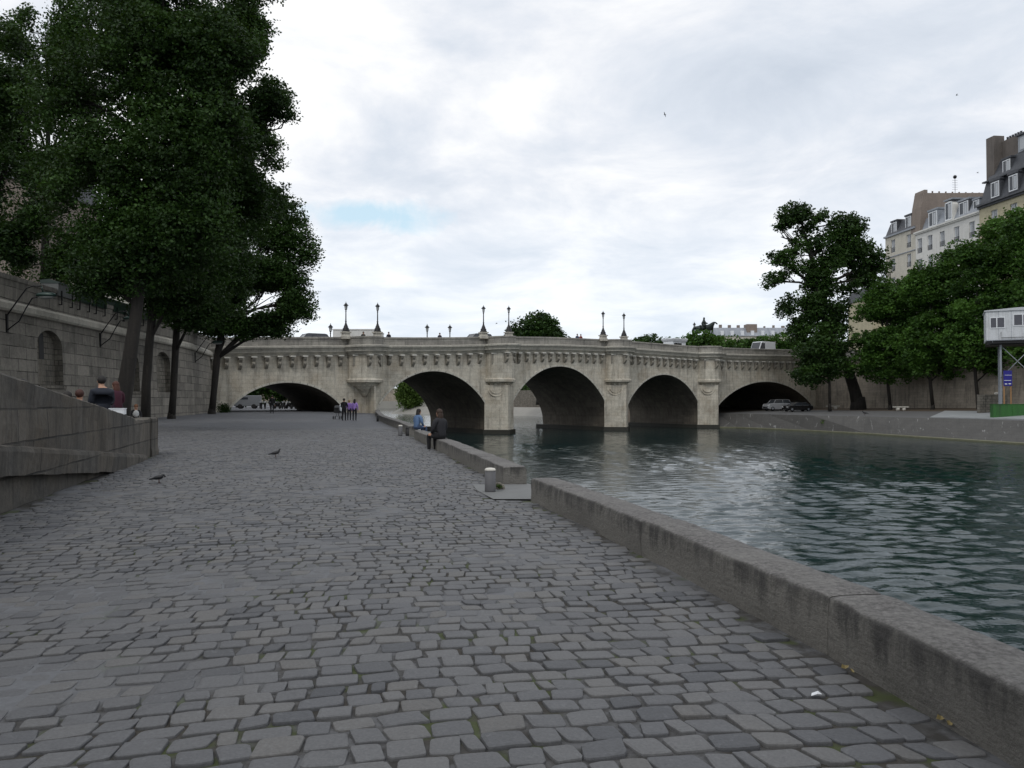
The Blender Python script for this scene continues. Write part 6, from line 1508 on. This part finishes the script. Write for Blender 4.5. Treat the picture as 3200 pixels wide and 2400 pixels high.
o = mb.build('hoarding', stone('green_paint', (.02, .10, .02), (.03, .13, .025), dark=(.02, .04, .02), bw=2, bh=9, joint=.5, streak=.7, patch=.3, rough=.6), None, (x0, 83, zg)); tag(o, 'low bright green hoarding at the foot of the raised cabin', 'hoarding')
mb = MB(); up_ = Vector((0, 0, .1)); f = [hitq(2906, 1304) + up_ * .3, hitq(3200, 1312) + up_, hitq(3420, 1316) + up_]; bk = [hitq(2952, 1286) + up_, hitq(3200, 1288) + up_, hitq(3420, 1290) + up_]
for i in range(2):
    mb.face([f[i], f[i + 1], bk[i + 1], bk[i]]); mb.face([f[i], f[i] - Vector((0, 0, .22 if i else .03)), f[i + 1] - Vector((0, 0, .22)), f[i + 1]])
    mb.face([bk[i], bk[i + 1], bk[i + 1] - Vector((0, 0, .4)), bk[i] - Vector((0, 0, .4))]); d_ = Vector((0, 0, .22)); mb.face([f[i] - d_ * (1 if i else .15), bk[i] - d_, bk[i + 1] - d_, f[i + 1] - d_])
mb.face([f[0], bk[0], bk[0] - Vector((0, 0, .4)), f[0] - Vector((0, 0, .03))])
o = mb.build('loading_ramp', plain('pale_metal_deck', (.30, .315, .32), .6, sc=.6, var=.25), None, tuple(f[0])); tag(o, 'wide pale grey metal loading ramp lying on the edge of the right quay', 'ramp')
mb = MB(); x0 = X_(3060, 91); mb.box((x0, 91, .2), (x0 + 3.2, 91.5, P(1, 1233, 91).z)); o = mb.build('block_wall', M['niche'], None, (x0, 91, .2)); tag(o, 'short grey block wall left of the cabin stilts', 'wall')
mb = MB(); mb.ball((0, 0, .12), (.2, .1, .14), 8, 6); mb.ball((.2, 0, .16), (.08, .08, .1), 8, 6); o = mb.build('rag', M['pale']); o.location = (x0 + 2, 91.2, P(1, 1233, 91).z); tag(o, 'small pale bundle lying on the grey block wall', 'bundle')
def bench(px, py, label):
    g = hitq(px, py); t = thing('stone_bench', label, 'bench', g, group='low stone benches on the right quay')
    mb = MB(); mb.box((g.x - 1.0, g.y - .25, g.z + .42), (g.x + 1.0, g.y + .25, g.z + .55)); bevel(mb.build('seat', M['pale'], t), .02, 1)
    for s in (-.4, .4): mb = MB(); mb.lathe([(.2, 0), (.26, .12), (.26, .3), (.18, .42)], (g.x + s, g.y, g.z), 10); mb.build('support', M['pale'], t)
bench(2603, 1279, 'low stone bench at the foot of the leaning tree'); bench(2815, 1283, 'low stone bench between the two slimmest trunks of the right quay')
g = hitq(2703, 1297); bird_ground('dark bird standing near the edge of the right quay', g, 1.0, 2.2)
g = P(2574, 1328, 104); tree('weed', 'green weed sprouting from the sloping right bank', 'plant', [(g + Vector((0, 0, -.3)), .03), (g, .025), (g + Vector((0, 0, .3)), .02)], [(g + Vector((0, 0, .3)), (.4, .4, .5), 1)], 26, 18, .12, .2, 90, 'leafwillow', thr=.05, twigs=0)
tree('weed', 'little green weed on the dark shrubby foot of the parapet gap', 'plant', [(G(1562, 1520, 0) + Vector((0, 0, -.02)), .004), (G(1562, 1520, .05), .004), (G(1562, 1520, .08), .003)], [(G(1560, 1518, .10), (.07, .05, .04), 1)], 12, 12, .02, .03, 91, 'leafwillow', thr=.05, twigs=0)

# ================================================================ litter on the quay
def leaf(px, py, s, label, yaw):
    g = G(px, py, .012); mb = MB(); mb.mesh([(-s, 0, .004), (-s * .4, s * .5, .02), (s * .3, s * .45, .012), (s, 0, .016), (s * .3, -s * .45, .01), (-s * .4, -s * .5, .004), (0, 0, 0)], [(0, 1, 6), (1, 2, 6), (2, 3, 6), (3, 4, 6), (4, 5, 6), (5, 0, 6)]); o = mb.build('fallen_leaf', M['yleaf']); o.location = g; o.rotation_euler = (.15, .1, yaw); tag(o, label, 'leaf', 'yellow leaves along the parapet')
M['yleaf'] = plain('yellow_leaf', (.24, .19, .08), .7)
leaf(2640, 2088, .03, 'yellow leaf on the cobbles by the middle of the near parapet', .4); leaf(2662, 2100, .025, 'small brown-yellow leaf beside the mid-parapet yellow leaf', 1.4); leaf(2940, 2248, .028, 'yellow leaf lying in the gutter of the near parapet', .2); leaf(2966, 2264, .03, 'pale yellow leaf, lower of the gutter pair', .9)
g = G(2550, 2172, .014); mb = MB(); mb.mesh([(-.03, -.012, 0), (.0, -.018, .012), (.034, 0, .004), (.018, .018, .016), (-.018, .015, .006)], [(0, 1, 3, 4), (1, 2, 3)]); o = mb.build('paper_scrap', M['white']); o.location = g; tag(o, 'crumpled white paper scrap on the cobbles near the parapet', 'paper')
